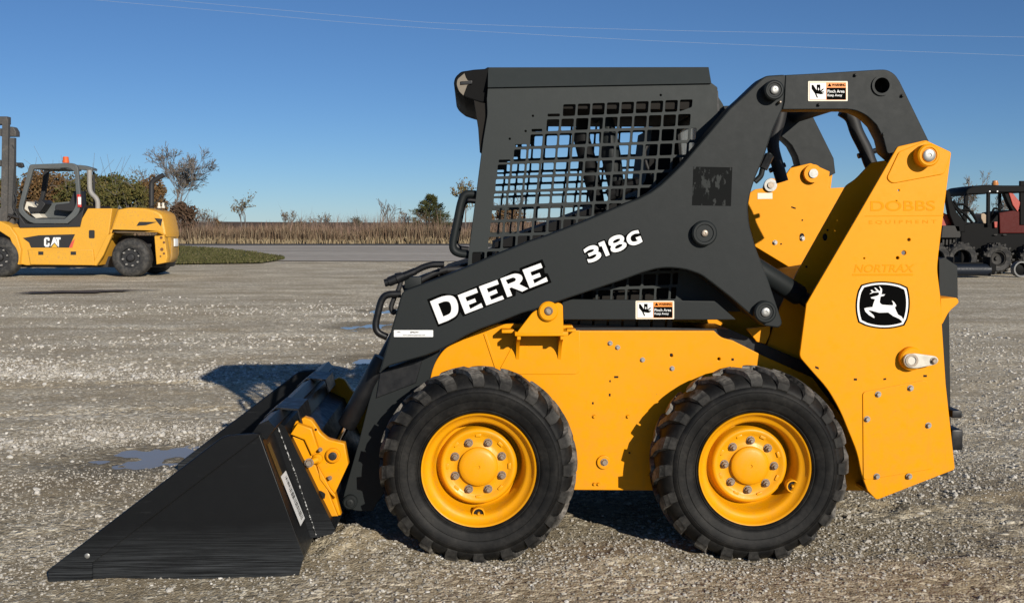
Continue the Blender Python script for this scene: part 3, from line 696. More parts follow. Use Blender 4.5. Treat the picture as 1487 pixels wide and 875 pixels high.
# lit flange strip and recessed dark panel of the leg
plate('leg_panel', LF, [(552, 540), (614, 520), (604, 556), (546, 578)], 0.292, 0.01, M['black'], arm)
boss('pivot_boss', 508, 729.5, 0.30, 10.5, 0.03, M['grey'], arm, pin=M['grey'], prad=0.5)
boss('pivot_boss', 1023.5, 338.5, YA, 18.5, 0.03, M['grey'], arm, pin=M['nut'], prad=0.26)
boss('pivot_boss', 1125, 130.5, YA, 14.5, 0.05, M['grey'], arm, pin=M['steel'], prad=0.42)
boss('pivot_boss', 1112, 453, YA, 16.5, 0.035, M['grey'], arm, pin=M['steel'], prad=0.4)
put('grease_fitting', MB().lathe(P(1131, 149, YA), [(0.006, 0), (0.006, -0.02), (0.003, -0.026), (0, -0.026)], 10).mesh(), M['nut'], arm)
# upper rear link
link_pts = [(1141, 109), (1190, 106.5), (1279, 101, 6), (1289, 101.5, 7), (1300, 108, 8), (1307, 119), (1349, 205), (1352, 232), (1338, 240), (1305, 236), (1288, 221), (1283, 201), (1273, 181.5), (1259.5, 168, 8), (1243, 160, 8), (1229, 158.5), (1136.5, 159), (1139, 148)]
link = plate('rear_link', LF, link_pts, YA + 0.002, 0.11, M['grey'], T, holes=[circ(1281, 124, 11.5, 28)], bev=0.003)
for (x, y) in [(1189, 152), (1242, 109), (1282, 195), (1310, 139)]:
    put('bolt', bolt_mesh(P(x, y, YA), 0.006, 0.012), M['grey'], link)
c = P(1281, 124, YA - 0.006); k = 15.2 / 366
put('crosstube', MB().lathe((c.x, c.y, c.z), [(k * .76, 0.09), (k * .76, 0.0), (k, 0.0), (k, 2 * (YC - c.y)), (k * .76, 2 * (YC - c.y)), (k * .76, 2 * (YC - c.y) - .09), (0, 2 * (YC - c.y) - .09)], 40).mesh(), M['grey'], link)
put('tube_plug', MB().lathe((c.x, c.y + 0.075, c.z), [(k * .77, 0), (0, 0)], 30).mesh(), M['hole'], link)
warning(link, 1173.5, 118, 1231, 147, YA - 0.001)
far_arm = mirrored(arm, YC, T); mirrored(leg, YC, far_arm, 'lower_leg'); mirrored(link, YC, T)
# torn square decal, little round plug
put('torn_decal', decal_mesh(LF, [[(1007, 242), (1063.5, 243), (1061.5, 299), (1005, 298)]], YA - 0.001), M['worn'], arm, smooth=0)
# white identification strip
L = [(decal_mesh(LF, [rect(572, 479, 629, 489, 1)], YA - .001), M['white']),
     (text_mesh(LF, 'EP92797', 602, 482.2, 12, 2.6, 0, YA - .0018, .02), M['ink']),
     (text_mesh(LF, 'www.dobbsequipment.com', 601, 486.6, 33, 2.2, 0, YA - .0018, .02), M['ink']),
     (decal_mesh(LF, [[(575, 482.5), (579, 481), (583, 482.6), (579, 482.0)]], YA - .0018), M['ink'])]
put('identity_sticker', join_meshes(L), None, arm, smooth=0)
# lettering
q = ph(6.759, 600, 370)
back = q([(136, 436), (290, 376, 30), (365, 385, 30), (420, 388), (640, 298), (838, 235), (985, 152, 20), (1045, 160), (1045, 128), (1268, 42), (1300, 120), (1284, 132), (1292, 178), (1322, 182), (1358, 270), (1075, 384, 10), (1010, 350), (1005, 402), (925, 430), (715, 512), (490, 604), (462, 560), (430, 620, 30), (350, 665, 20), (242, 706)])
letters = [q([(165, 455), (295, 400, 50), (400, 395, 60), (445, 480, 60), (440, 590, 60), (340, 645, 20), (252, 678)]), q([(245, 478), (310, 452, 30), (360, 458, 30), (378, 520, 30), (365, 575, 25), (295, 604)])]
def E4(o): return q(o)
letters += [E4([(437, 395), (620, 325), (636, 368), (512, 416), (528, 455), (606, 426), (619, 460), (545, 490), (560, 530), (668, 472), (686, 512), (510, 580)]),
            E4([(645, 310), (825, 244), (840, 286), (722, 330), (738, 368), (815, 336), (830, 372), (750, 405), (766, 442), (875, 398), (893, 432), (718, 496)]),
            E4([(855, 232), (1000, 178, 40), (1065, 195, 30), (1078, 240, 30), (1040, 286, 10), (1130, 330), (1070, 360), (965, 318), (944, 328), (972, 398), (924, 415)]),
            q([(908, 246), (985, 218, 16), (1012, 236, 14), (1000, 258, 12), (930, 286)]),
            E4([(1072, 146), (1252, 80), (1270, 124), (1150, 168), (1164, 205), (1240, 176), (1254, 212), (1176, 242), (1190, 280), (1306, 216), (1322, 258), (1144, 326)])]
L = [(decal_mesh(LF, [back], YA - .001), M['ink']), (decal_mesh(LF, letters, YA - .002), M['white'])]
put('name_lettering', join_meshes(L), None, arm, smooth=0)
q = ph(13.463, 835, 325)
three = q([(165, 505), (260, 435, 60), (370, 410, 50), (455, 440, 40), (460, 520, 30), (445, 540, 8), (505, 560, 40), (520, 640, 60), (430, 715, 60), (330, 752, 40), (262, 757), (235, 690), (330, 685, 30), (400, 645, 25), (428, 600, 20), (390, 590, 20), (275, 640), (248, 580), (340, 545, 20), (380, 510, 18), (350, 492, 18), (270, 510, 20), (190, 568)])
one = q([(455, 375), (570, 328), (680, 605), (605, 636), (520, 430), (485, 444)])
eight = q([(650, 375, 60), (665, 290, 60), (780, 222, 60), (900, 210, 50), (965, 260, 40), (955, 330, 25), (940, 350, 10), (1005, 370, 30), (1012, 440, 50), (920, 520, 60), (790, 560, 60), (710, 540, 40), (688, 480, 40), (715, 435, 15), (665, 420, 25)])
e1 = q([(735, 360, 14), (760, 325, 20), (830, 290, 20), (888, 290, 14), (875, 325, 20), (810, 365, 20), (755, 378, 14)])
e2 = q([(776, 468, 14), (800, 430, 20), (870, 395, 20), (930, 398, 14), (918, 432, 20), (850, 474, 20), (800, 488, 14)])
gee = q([(1235, 120), (1258, 184), (1170, 190, 30), (1095, 230, 40), (1080, 300, 40), (1120, 350, 30), (1190, 345, 20), (1236, 320), (1205, 310), (1185, 265), (1280, 235), (1322, 345), (1250, 390, 30), (1150, 425, 50), (1050, 400, 50), (1000, 310, 60), (1020, 220, 60), (1120, 140, 50)])
bk = q([(140, 490), (250, 415, 60), (380, 390, 50), (450, 405), (425, 360), (580, 298), (625, 360), (650, 290, 30), (770, 208, 50), (910, 195, 40), (975, 235, 20), (1010, 200), (1110, 120, 40), (1250, 100), (1345, 350), (1255, 410, 40), (1150, 440, 40), (1050, 420, 20), (1000, 500, 50), (920, 545, 50), (790, 578, 40), (715, 555), (712, 615), (595, 660), (530, 520), (540, 650, 40), (440, 735, 60), (330, 775, 40), (245, 780), (205, 665), (250, 665), (225, 580), (180, 600)])
L = [(decal_mesh(LF, [bk], YA - .001), M['ink']), (decal_mesh(LF, [three], YA - .002), M['white']), (decal_mesh(LF, [one], YA - .002), M['white']), (decal_mesh(LF, [eight, e1, e2], YA - .002), M['white']), (decal_mesh(LF, [gee], YA - .002), M['white'])]
put('number_lettering', join_meshes(L), None, arm, smooth=0)

# ---- rear tower
tw_pts = [(1303.5, 213, 3), (1344.6, 203.5, 3), (1381.6, 221, 3), (1375, 272), (1362, 376, 10), (1361, 392, 8), (1365.6, 429), (1368, 472), (1373.6, 558), (1387, 681, 4), (1273, 725.5, 4), (1260, 712), (1251, 688, 10), (1245, 657, 12), (1232.6, 626, 14), (1220, 595, 16), (1202, 564, 14), (1177, 536, 12), (1161, 517.5, 6), (1171, 441), (1183, 420, 8), (1241.7, 320)]
holes = [circ(1320, 348, 2.3, 12), circ(1312.5, 367, 3.3, 14), circ(1303.5, 374.3, 2.3, 12), circ(1305.2, 276.3, 1.4, 8), circ(1301.5, 292.5, 1.5, 8), circ(1255, 375, 1.2, 8)]
tw = plate('rear_tower', LF, tw_pts, YT, 0.014, M['yellow'], T, holes=holes, bev=0.003)
# folded bottom lip and rear flange give the tower its depth
a0, a1 = P(1273, 725, YT), P(1387, 681, YT)
put('bottom_flange', MB().prism([(a0.x, YT + .015, a0.z + .002), (a1.x, YT + .015, a1.z + .002), (a1.x, YT + .015, a1.z + .014), (a0.x, YT + .015, a0.z + .014)], [(a0.x, 0.36, a0.z + .002), (a1.x, 0.36, a1.z + .002), (a1.x, 0.36, a1.z + .014), (a0.x, 0.36, a0.z + .014)]).mesh(), M['yellow'], tw)
r0, r1, r2 = P(1362, 384, YT), P(1375, 272, YT), P(1386, 680, YT)
mb = MB()
for p, s in ((r0, r1), (r0, r2)):
    mb.prism([(p.x - .014, YT + .015, p.z), (p.x - .002, YT + .015, p.z), (s.x - .002, YT + .015, s.z), (s.x - .014, YT + .015, s.z)], [(p.x - .014, .36, p.z), (p.x - .002, .36, p.z), (s.x - .002, .36, s.z), (s.x - .014, .36, s.z)])
put('rear_flange', mb.mesh(), M['yellow'], tw)
far_tw = plate('rear_tower', LF, ph(3.24, 1060, 230)([(95, 160), (120, 145), (155, 140), (165, 105, 20), (195, 90, 16), (235, 105, 16), (240, 112), (285, 45, 6), (380, 22, 6), (470, 62), (462, 140), (540, 136), (700, 300), (700, 980), (140, 1000), (150, 640), (318, 535), (120, 415), (90, 310, 20), (84, 220, 20)]), 1.22, 0.014, M['yellow'], T)
def farboss(X, Y, r, mat, mat2, l):
    p = P(1060 + X / 3.24, 230 + Y / 3.24, 1.22); k = r / 3.24 / F * (4.3 + 1.22)
    put('pin_boss', MB().lathe(p, [(k, 0), (k, -l), (k * .55, -l), (0, -l)], 30).mesh(), mat, far_tw)
    put('pin', MB().lathe(p + Vector((0, -l, 0)), [(k * .5, 0), (k * .5, -.008), (0, -.008)], 24).mesh(), mat2, far_tw)
farboss(383, 72, 42, M['yellow'], M['steel'], 0.03); farboss(188, 126, 30, M['steel'], M['nut'], 0.015)
put('part_sticker', decal_mesh(LF, [ph(3.24, 1060, 230)([(130, 163), (200, 162), (200, 190), (130, 191)])], 1.218), M['cream'], far_tw, smooth=0)
for h_ in (circ(339, 366, 11, 16, 15), circ(341, 290, 4, 8), circ(241, 402, 4, 8), [(290, 225), (310, 232), (309, 238), (289, 231)]): put('slot_hole', decal_mesh(LF, [ph(3.24, 1060, 230)(h_)], 1.218), M['hole'], far_tw, smooth=0)
for X, Y in ((341, 376), (212, 395)):
    put('bolt', bolt_mesh(P(1060 + X / 3.24, 230 + Y / 3.24, 1.217), 0.009), M['steel'], far_tw)
# inner plate of the near tower (shaded)
itw = plate('tower_inner_plate', LF, [(1108, 520), (1133, 446), (1158, 395), (1229, 269, 4), (1243, 260, 8), (1255, 247), (1266, 236), (1290, 232), (1300, 262), (1310, 400), (1320, 690), (1255, 690), (1230, 600), (1170, 540)], 0.37, 0.014, M['yellow'], T)
for h_ in (circ(447, 370, 11, 16, 17), circ(360, 509, 6, 10), circ(459, 337, 5, 10)): put('slot_hole', decal_mesh(LF, [ph(3.24, 1060, 230)(h_)], 0.368), M['hole'], itw, smooth=0)
mirrored(tw, YC, T)
# pressed pad and boss round the top pin
q = ph(3.644, 1040, 80)
plate('boss_pad', LF, q([(968, 512, 14), (1105, 455, 8), (1244, 516, 8), (1210, 628, 20), (930, 680, 24), (903, 650, 16)]), YT - 0.006, 0.008, M['yellow'], tw, bev=0.003)
boss('pin_boss', *q([(1128, 530)])[0], YT - .006, 16.5, 0.055, M['yellow'], tw, pin=M['steel'], prad=0.56)
# emblem
q = ph(10.294, 1235, 400)
sh = lambda k: q([((x - 482) * k + 482, (y - 437) * k + 437, r) for x, y, r in [(145, 135, 30), (480, 22 + 40, 300), (850, 150, 30), (892, 437, 260), (825, 740, 30), (480, 812, 300), (118, 715, 30), (68, 437, 260)]])
def shape(k):
    pts = []
    cor = [(140, 142), (850, 158), (825, 738), (122, 714)]; mid = [(480, 22), (938, 437), (480, 858), (22, 437)]
    for i in range(4):
        a = Vector(cor[i]); b = Vector(cor[(i + 1) % 4]); m = Vector(mid[i])
        for j in range(9):
            t = (j + 0.25) / 9.5; p = a * (1 - t) ** 2 + m * 2 * t * (1 - t) + b * t * t
            pts.append(((p.x - 482) * k + 482, (p.y - 440) * k + 440))
    return q(pts)
deer = q([(205, 490), (240, 478), (330, 468), (345, 410, 20), (368, 352), (310, 340), (304, 324), (400, 300, 10), (430, 280), (420, 250), (345, 254), (285, 278), (300, 262), (325, 246), (300, 218), (322, 212), (352, 238), (400, 232), (375, 205), (355, 178), (378, 182), (425, 226), (448, 230), (445, 195), (425, 160), (445, 166), (472, 200), (472, 240), (462, 280), (520, 278), (498, 302), (450, 314), (435, 400, 16), (470, 434), (630, 444), (640, 420), (618, 372), (650, 390), (684, 440), (680, 462), (662, 470), (690, 540), (712, 582), (765, 612), (802, 680), (785, 694), (730, 645), (640, 605), (565, 550), (430, 554), (300, 520), (262, 516), (345, 590), (362, 628), (345, 630), (275, 588), (225, 540)])
L = [(decal_mesh(LF, [shape(1.0)], YT - .001), M['ink']), (decal_mesh(LF, [shape(0.94), shape(0.865)], YT - .002), M['white']), (decal_mesh(LF, [deer], YT - .0021), M['white'])]
put('emblem', join_meshes(L), None, tw, smooth=0)
# ghost lettering left by old stickers
L = [(text_mesh(LF, 'DOBBS', 1311, 298.8, 94, 15, 0.5, YT - .001, .012), M['ghost2']), (decal_mesh(LF, [[(1256, 313.2), (1370, 312.4), (1370, 313.5), (1256, 314.2)]], YT - .001), M['ghost2']),
     (text_mesh(LF, 'EQUIPMENT', 1311, 322.5, 98, 6, 0.5, YT - .001, 0.0, 1.6), M['ghost2'])]
put('faded_lettering', join_meshes(L), None, tw, smooth=0)
L = [(text_mesh(LF, 'NORTRAX', 1284, 389.5, 88, 11.5, 0.3, YT - .001, .015, 1.0, 0.2), M['ghost']), (decal_mesh(LF, [[(1238, 397.5), (1326, 397.2), (1326, 400), (1238, 400)]], YT - .001), M['ghost2'])]
put('faded_lettering', join_meshes(L), None, tw, smooth=0)
# access panel
pan = plate('access_panel', LF, [(1253, 569, 5), (1347, 551, 8), (1357, 680, 8), (1254, 697, 6)], YT - 0.005, 0.006, M['yellow'], tw, bev=0.002)
for (x, y) in [(1275, 572), (1322, 563), (1259, 608), (1348, 617), (1273, 691), (1320, 691)]:
    put('bolt', bolt_mesh(P(x, y, YT - .005), 0.0095, 0.014), M['steel'], tw)
for d_ in ([(1184, 531), (1189, 533), (1189, 536), (1184, 534)], [(1240, 549), (1244.5, 549), (1244.5, 552), (1240, 552)], [(1283, 549), (1287, 548.5), (1287, 551), (1283, 551.5)], [(1341, 544), (1346, 544), (1346, 547), (1341, 547)]): put('drain_slot', decal_mesh(LF, [d_], YT - .0012), M['hole'], tw, smooth=0)
# latch lever on its boss
boss('latch_boss', 1325, 521, YT, 17.5, 0.03, M['yellow'], tw, ring=False)
lv = plate('latch_lever', LF, [(1316, 514, 6), (1330, 513), (1360, 517, 5), (1364, 523, 5), (1360, 529, 5), (1330, 535, 4), (1316, 533, 6), (1312, 523, 6)], YT - 0.045, 0.016, M['zinc'], tw, bev=0.004)
put('lever_eye', MB().lathe(P(1324, 523, YT - .045), [(.026, 0), (.026, -.004), (.017, -.004), (.017, 0.002), (0, .002)], 24).mesh(), M['nut'], tw)
put('bolt', bolt_mesh(P(1356, 523.5, YT - .046), 0.011, 0.015), M['nut'], tw)
# fuel/bumper bracket at the rear edge
bk_ = plate('rear_bracket', LF, [(1366, 433), (1390, 432, 3), (1393, 438, 3), (1390, 442, 3), (1378, 452, 8), (1369, 470), (1366, 470)], 0.10, 0.16, M['yellow'], T)

# ---- rear door / engine hood
mb = MB()
hd = [(1128, 520), (1150, 415), (1200, 400), (1358, 374), (1385, 388), (1386, 440), (1378, 450), (1381, 640), (1376, 690), (1120, 690)]
a = [P(x, y, 0.40) for x, y in hd]; mb.prism(a, [Vector((p.x, 2 * YC - 0.40, p.z)) for p in a])
hood = put('engine_hood', mb.mesh(), M['grey'], T)
rb = [P(x, y, 0.30) for x, y in [(1364, 376), (1372, 374), (1390, 386), (1391, 436), (1382, 440), (1364, 440)]]
put('tail_cover', MB().prism(rb, [p + Vector((0, .16, 0)) for p in rb]).mesh(), M['grey'], hood)
mb = MB(); p = P(1387, 599, .3); mb.box((p.x - .03, .26, p.z - .016), (p.x + .012, .40, p.z + .016), .004)
p = P(1386, 636, .3); mb.box((p.x - .03, .26, p.z - .045), (p.x + .02, .42, p.z + .045), .008); put('door_latch', mb.mesh(), M['black'], hood)

# ---- lift cylinder
c0, c1 = P(1040, 352, 0.27), P(1164, 431, 0.27)
mb = MB(); d = (c1 - c0).normalized()
mb.tube([c0, c1 - d * .012, c1], [.044, .044, .036], 28)
cyl = put('lift_cylinder', mb.mesh(), M['grey'], T)
put('cylinder_eye', MB().tube([c1 - d * .005, c1 + d * .16], .030, 20).mesh(), M['black'], cyl)
mirrored(cyl, YC, T)
# hoses and pipes inside the tower
q = ph(3.644, 1040, 80)
def hose(pts, y, r, mat, parent, name='hose'):
    pp = [P(px, py, (y if not isinstance(y, list) else y[i])) for i, (px, py) in enumerate(pts)]
    out = []
    for i in range(len(pp) - 1):
        p0 = pp[max(i - 1, 0)]; p1 = pp[i]; p2 = pp[i + 1]; p3 = pp[min(i + 2, len(pp) - 1)]
        for k in range(6):
            t = k / 6; out.append(0.5 * ((2 * p1) + (p2 - p0) * t + (2 * p0 - 5 * p1 + 4 * p2 - p3) * t * t + (3 * p1 - p0 - 3 * p2 + p3) * t ** 3))
    out.append(pp[-1])
    return put(name, MB().tube(out, r, 12).mesh(), mat, parent)
hose(q([(665, 292), (715, 330), (745, 410), (790, 500), (815, 570), (860, 660)]), 0.50, 0.030, M['hose'], T)
hose(q([(345, 290), (330, 360), (300, 470), (330, 600), (350, 670)]), 0.9, 0.030, M['hose'], T)
hose(q([(205, 670), (235, 640), (245, 605), (262, 560), (285, 520)]), 0.30, 0.012, M['grey'], T)
put('hose_fitting', MB().tube([P(*q([(248, 600)])[0], .30), P(*q([(283, 528)])[0], .30)], .020, 8).mesh(), M['black'], T)
put('hose_clamp', MB().tube([P(*q([(750, 535)])[0], .5), P(*q([(862, 500)])[0], .5)], .012, 8).mesh(), M['black'], T)
put('hose_clamp', MB().tube([P(*q([(282, 612)])[0], .9), P(*q([(365, 580)])[0], .9)], .012, 8).mesh(), M['black'], T)

# ---- cab
cab_pts = [(709, 122), (1031, 119, 2), (1042, 127, 2), (1041, 157), (1052, 200), (1075, 330), (1075, 452), (690, 452), (676, 440), (679.5, 380), (681.6, 360), (693, 272), (702, 202), (708, 166, 6), (707, 144)]
holes = []
for r in range(0, 16):
    lo = -r if r < 4 else -4
    hi = 8 if r == 0 else 9
    if r > 9: lo = -5
    for i in range(lo, hi + 1):
        x = 583 + 66.2 * i - 8.2 * r; y = 250 + 65.3 * r - 0.04 * (x - 600)
        w = 27.5; x1 = x + w
        if i == 9: x1 = x - 4
        h_ = 26.5
        pts = [(x - w + 1, y - h_, 7), (x1 + 2, y - h_ - 1, 7), (x1 - 2, y + h_ - 2, 7), (x - w - 2, y + h_, 7)]
        if r == 0 and i == 8: pts = [(x - w + 1, y - h_, 7), (x1 + 2, y - h_ - 1, 5), (x1 - 1, y + h_ - 20, 7), (x - w - 2, y + h_, 7)]
        if x1 > 1172 - (r * 6): continue
        holes.append([(640 + p[0] / 3.124, 80 + p[1] / 3.124, p[2] / 3.124) for p in pts])
for (x0, x1, y) in ((485, 540, 273), (412, 460, 342), (338, 390, 411), (263, 315, 481)):
    holes.append([(640 + p[0] / 3.124, 80 + p[1] / 3.124, p[2] / 3.124) for p in [(x0, y - 6, 5), (x1, y - 7, 5), (x1, y + 5, 5), (x0, y + 6, 5)]])
for (x, y) in ((418, 276), (385, 345), (313, 380), (998, 182)):
    holes.append(circ(*C2(x, y), 1.7, 8))
cab = plate('cab', LF, cab_pts, YCAB, 0.006, M['cab'], T, holes=holes, bev=0.001)
far_side = mirrored(cab, YC, cab, 'side_guard')
# roof with its slanted lip
t0, t1, t2, t3 = P(708.5, 127, YCAB - .012), P(709, 98, .375), P(1029, 97.6, .375), P(1033, 121, YCAB - .012)
w2 = lambda p: Vector((p.x, 2 * YC - p.y, p.z))
mb = MB(); ins = lambda p: Vector((p.x, p.y, p.z - .012))
A = [t0, t1, t2, t3]
mb.add([t0, t1, t2, t3, w2(t0), w2(t1), w2(t2), w2(t3)], [(0, 1, 2, 3), (1, 5, 6, 2), (5, 4, 7, 6), (0, 4, 5, 1), (3, 2, 6, 7)])
zz = t0.z + .012
mb.add([(t0.x, t0.y, t0.z), (t3.x, t3.y, t3.z), (t3.x, 2 * YC - t3.y, t3.z), (t0.x, 2 * YC - t0.y, t0.z)], [(0, 1, 2, 3)])
roof = put('roof', mb.mesh(), M['cab'], cab)
# inner frame: posts along the front edge, header, rear wall with window
mb = MB()
for yy in (YCAB + .007, 2 * YC - YCAB - .067):
    fp = [P(x, y, YCAB) for x, y in [(709, 128), (708, 166), (702, 202), (681.6, 360), (677, 440)]]
    o = [Vector((p.x + .002, yy, p.z)) for p in fp] + [Vector((p.x + .05, yy, p.z)) for p in fp[::-1]]
    mb.prism(o, [p + Vector((0, .06, 0)) for p in o])
put('front_post', mb.mesh(), M['flatblack'], cab)
tr = P(1040, 128, YCAB); br_ = P(1062, 400, YCAB)
def rearwall():
    y0, y1 = YCAB + .008, 2 * YC - YCAB - .008; X0, Z0, X1, Z1 = tr.x - .02, tr.z - .01, br_.x - .03, br_.z
    mb = MB(); lerp = lambda v: X0 + (X1 - X0) * v
    zt, zb = Z0 - .10, Z0 - .50
    def seg(ya, yb, za, zb_):
        va = (Z0 - za) / (Z0 - Z1); vb = (Z0 - zb_) / (Z0 - Z1)
        mb.prism([(lerp(va), ya, za), (lerp(va), yb, za), (lerp(vb), yb, zb_), (lerp(vb), ya, zb_)], [(lerp(va) + .03, ya, za), (lerp(va) + .03, yb, za), (lerp(vb) + .03, yb, zb_), (lerp(vb) + .03, ya, zb_)])
    seg(y0, y1, Z0, zt); seg(y0, y1, zb, Z1); seg(y0, y0 + .08, zt, zb); seg(y1 - .08, y1, zt, zb)
    put('rear_wall', mb.mesh(), M['black'], cab)
    mb = MB(); va = (Z0 - zt) / (Z0 - Z1); vb = (Z0 - zb) / (Z0 - Z1)
    mb.prism([(lerp(va) + .012, y0 + .08, zt), (lerp(va) + .012, y1 - .08, zt), (lerp(vb) + .012, y1 - .08, zb), (lerp(vb) + .012, y0 + .08, zb)], [(lerp(va) + .017, y0 + .08, zt), (lerp(va) + .017, y1 - .08, zt), (lerp(vb) + .017, y1 - .08, zb), (lerp(vb) + .017, y0 + .08, zb)])
    put('rear_window', mb.mesh(), M['glass'], cab, smooth=0)
rearwall()
lp = [P(x, y, YCAB) for x, y in [(1034, 122), (1052, 150), (1062, 175), (1064, 200), (1046, 200), (1040, 140)]]
put('rear_light_guard', MB().prism([Vector((p.x, YCAB + .03, p.z)) for p in lp], [Vector((p.x, .75, p.z)) for p in lp]).mesh(), M['cab'], cab)
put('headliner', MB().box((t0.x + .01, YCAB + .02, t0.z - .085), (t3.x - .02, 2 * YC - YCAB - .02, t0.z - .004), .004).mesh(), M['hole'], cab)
# front overhang with the rolled shade
q = ph(6.25, 640, 80)
ns = [(115, 270, 30), (130, 200, 30), (185, 150, 20), (300, 132), (400, 125), (430, 108), (445, 125), (445, 240), (430, 300), (420, 430), (360, 430), (300, 412), (220, 385, 12), (150, 330, 30)]
nose = plate('front_visor', LF, q(ns), YCAB + 0.03, 2 * (YC - YCAB - .03), M['flatblack'], cab, bev=0.006)
plate('shade_roll', LF, q([(143, 270, 20), (150, 220, 20), (215, 165), (228, 205), (245, 232), (280, 236), (282, 258), (240, 275), (205, 368), (165, 330, 20)]), YCAB + 0.026, 0.02, flat('beige_canvas', (0.22, 0.19, 0.15), .9), cab, bev=0.002)
plate('visor_bar', LF, q([(178, 240), (285, 232), (285, 262), (178, 270)]), YCAB + 0.020, 0.01, M['black'], cab, bev=0.002)
plate('door_seal', LF, q([(300, 410), (360, 430), (420, 440), (432, 560), (400, 720), (380, 900), (355, 880), (340, 660)]), YCAB + .02, 0.03, M['hole'], cab, bev=0.002)
# grab handles on the cab front
def handle(pts, y, r, parent, mat=None, name='grab_handle'):
    o = []
    for p in rnd(pts): o.append(P(p[0], p[1], y))
    return put(name, MB().tube(o, r, 12).mesh(), mat or M['black'], parent)
gh = ph(5.146, 500, 230)
def openrnd(pts): 
    full = rnd([pts[0][:2]] + list(pts[1:-1]) + [pts[-1][:2]]); return full
def bar(pts, y, r, parent, mat=None, name='grab_handle'):
    return put(name, MB().tube([P(a, b, y) for a, b in openrnd(pts)], r, 12).mesh(), mat or M['black'], parent)
bar(gh([(985, 268), (900, 262, 60), (872, 320, 60), (808, 640, 40), (815, 690, 60), (860, 712, 30), (930, 718)]), YCAB + .04, .0165, T, M['grey'])
bar(gh([(985, 318), (915, 310, 30), (885, 345, 30), (830, 640, 30), (850, 672, 30), (930, 680)]), 2 * YC - YCAB - .30, .014, T, M['black'])
bar(ph(4.606, 480, 370)([(470, 262), (375, 262, 50), (338, 300, 50), (298, 470, 40), (312, 520, 40), (380, 550)]), YA + .06, .0145, T, M['black'])

# hydraulic couplers and pipes on top of the arm front
q = ph(4.606, 480, 370)
cp = put('hydraulic_coupler', MB().tube([P(*q([(362, 188)])[0], .22), P(*q([(385, 182)])[0], .22), P(*q([(390, 180)])[0], .22), P(*q([(440, 160)])[0], .22), P(*q([(445, 158)])[0], .22), P(*q([(500, 136)])[0], .22), P(*q([(500, 135)])[0], .22), P(*q([(570, 108)])[0], .22)], [.016, .016, .020, .020, .024, .022, .018, .015], 16).mesh(), M['black'], T)
hose(q([(560, 112), (620, 82), (680, 66), (760, 64)]), .22, .013, M['black'], T, 'hydraulic_pipe')
hose(q([(470, 180), (455, 230), (425, 290), (405, 350), (420, 385), (440, 370)]), .22, .010, M['hose'], T)
hose(q([(500, 215), (560, 190), (640, 150), (700, 120), (780, 95)]), .28, .012, M['hose'], T)
hose(ph(3.803, 530, 350)([(210, 262), (330, 215), (430, 165), (500, 155), (560, 160)]), .34, .014, M['hose'], T)
put('coupler_bracket', MB().box(tuple(P(588, 415, .24) - Vector((.0, .02, .01))), tuple(P(612, 405, .24) + Vector((0, .05, .01))), .004).mesh(), M['grey'], T)
hose(ph(3.803, 530, 350)([(405, 190), (408, 170), (410, 150)]), .30, .008, M['hose'], T)
# pedal box under the cab front
mb = MB(); pb = [P(x, y, .42) for x, y in [(612, 430), (645, 392), (690, 378), (700, 470), (640, 500)]]
mb.prism(pb, [Vector((p.x, 2 * YC - .42, p.z)) for p in pb]); put('pedal_box', mb.mesh(), M['hole'], T)

# cab furniture
def C2y(pts, y): return [P(*C2(a, b), y) for a, b in pts]
lap = put('lap_bar', MB().tube(C2y([(650, 290), (640, 380), (672, 500), (705, 640), (720, 720)], .62), [.03, .038, .04, .034, .03], 12).mesh(), M['seat'], cab)
put('lap_bar', MB().tube(C2y([(690, 300), (720, 275), (750, 300), (760, 380), (775, 470), (790, 560), (800, 640)], .55), [.02, .022, .034, .042, .044, .038, .03], 14).mesh(), M['grey'], cab)
sb = C2y([(960, 330), (1050, 320), (1062, 520), (1000, 700), (900, 720), (880, 660), (930, 560)], .62)
put('seat_back', MB().prism(sb, [p + Vector((0, .42, 0)) for p in sb]).mesh(), M['seat'], cab)
sc_ = C2y([(690, 680), (880, 640), (930, 720), (900, 800), (690, 800)], .60)
put('seat_cushion', MB().prism(sc_, [p + Vector((0, .46, 0)) for p in sc_]).mesh(), M['seat'], cab)
hose([C2(930, 420), C2(945, 400), C2(925, 440), C2(935, 500), C2(965, 560)], .5, .008, M['hose'], cab, 'seat_belt')
put('armrest', MB().tube(C2y([(760, 640), (840, 600), (900, 580)], .52), .03, 10).mesh(), M['seat'], cab)
put('control_lever', MB().tube(C2y([(800, 640), (805, 600), (800, 570)], .5), [.014, .014, .026], 10).mesh(), M['seat'], cab)
cf = C2y([(245, 850), (500, 760), (690, 690), (690, 1150), (245, 1150)], .50)
put('cab_floor', MB().prism(cf, [p + Vector((0, .56, 0)) for p in cf]).mesh(), M['seat'], cab)
cr = C2y([(690, 760), (1300, 640), (1300, 1150), (690, 1150)], .42)
put('seat_base', MB().prism(cr, [Vector((p.x, 2 * YC - .42, p.z)) for p in cr]).mesh(), M['hole'], cab)

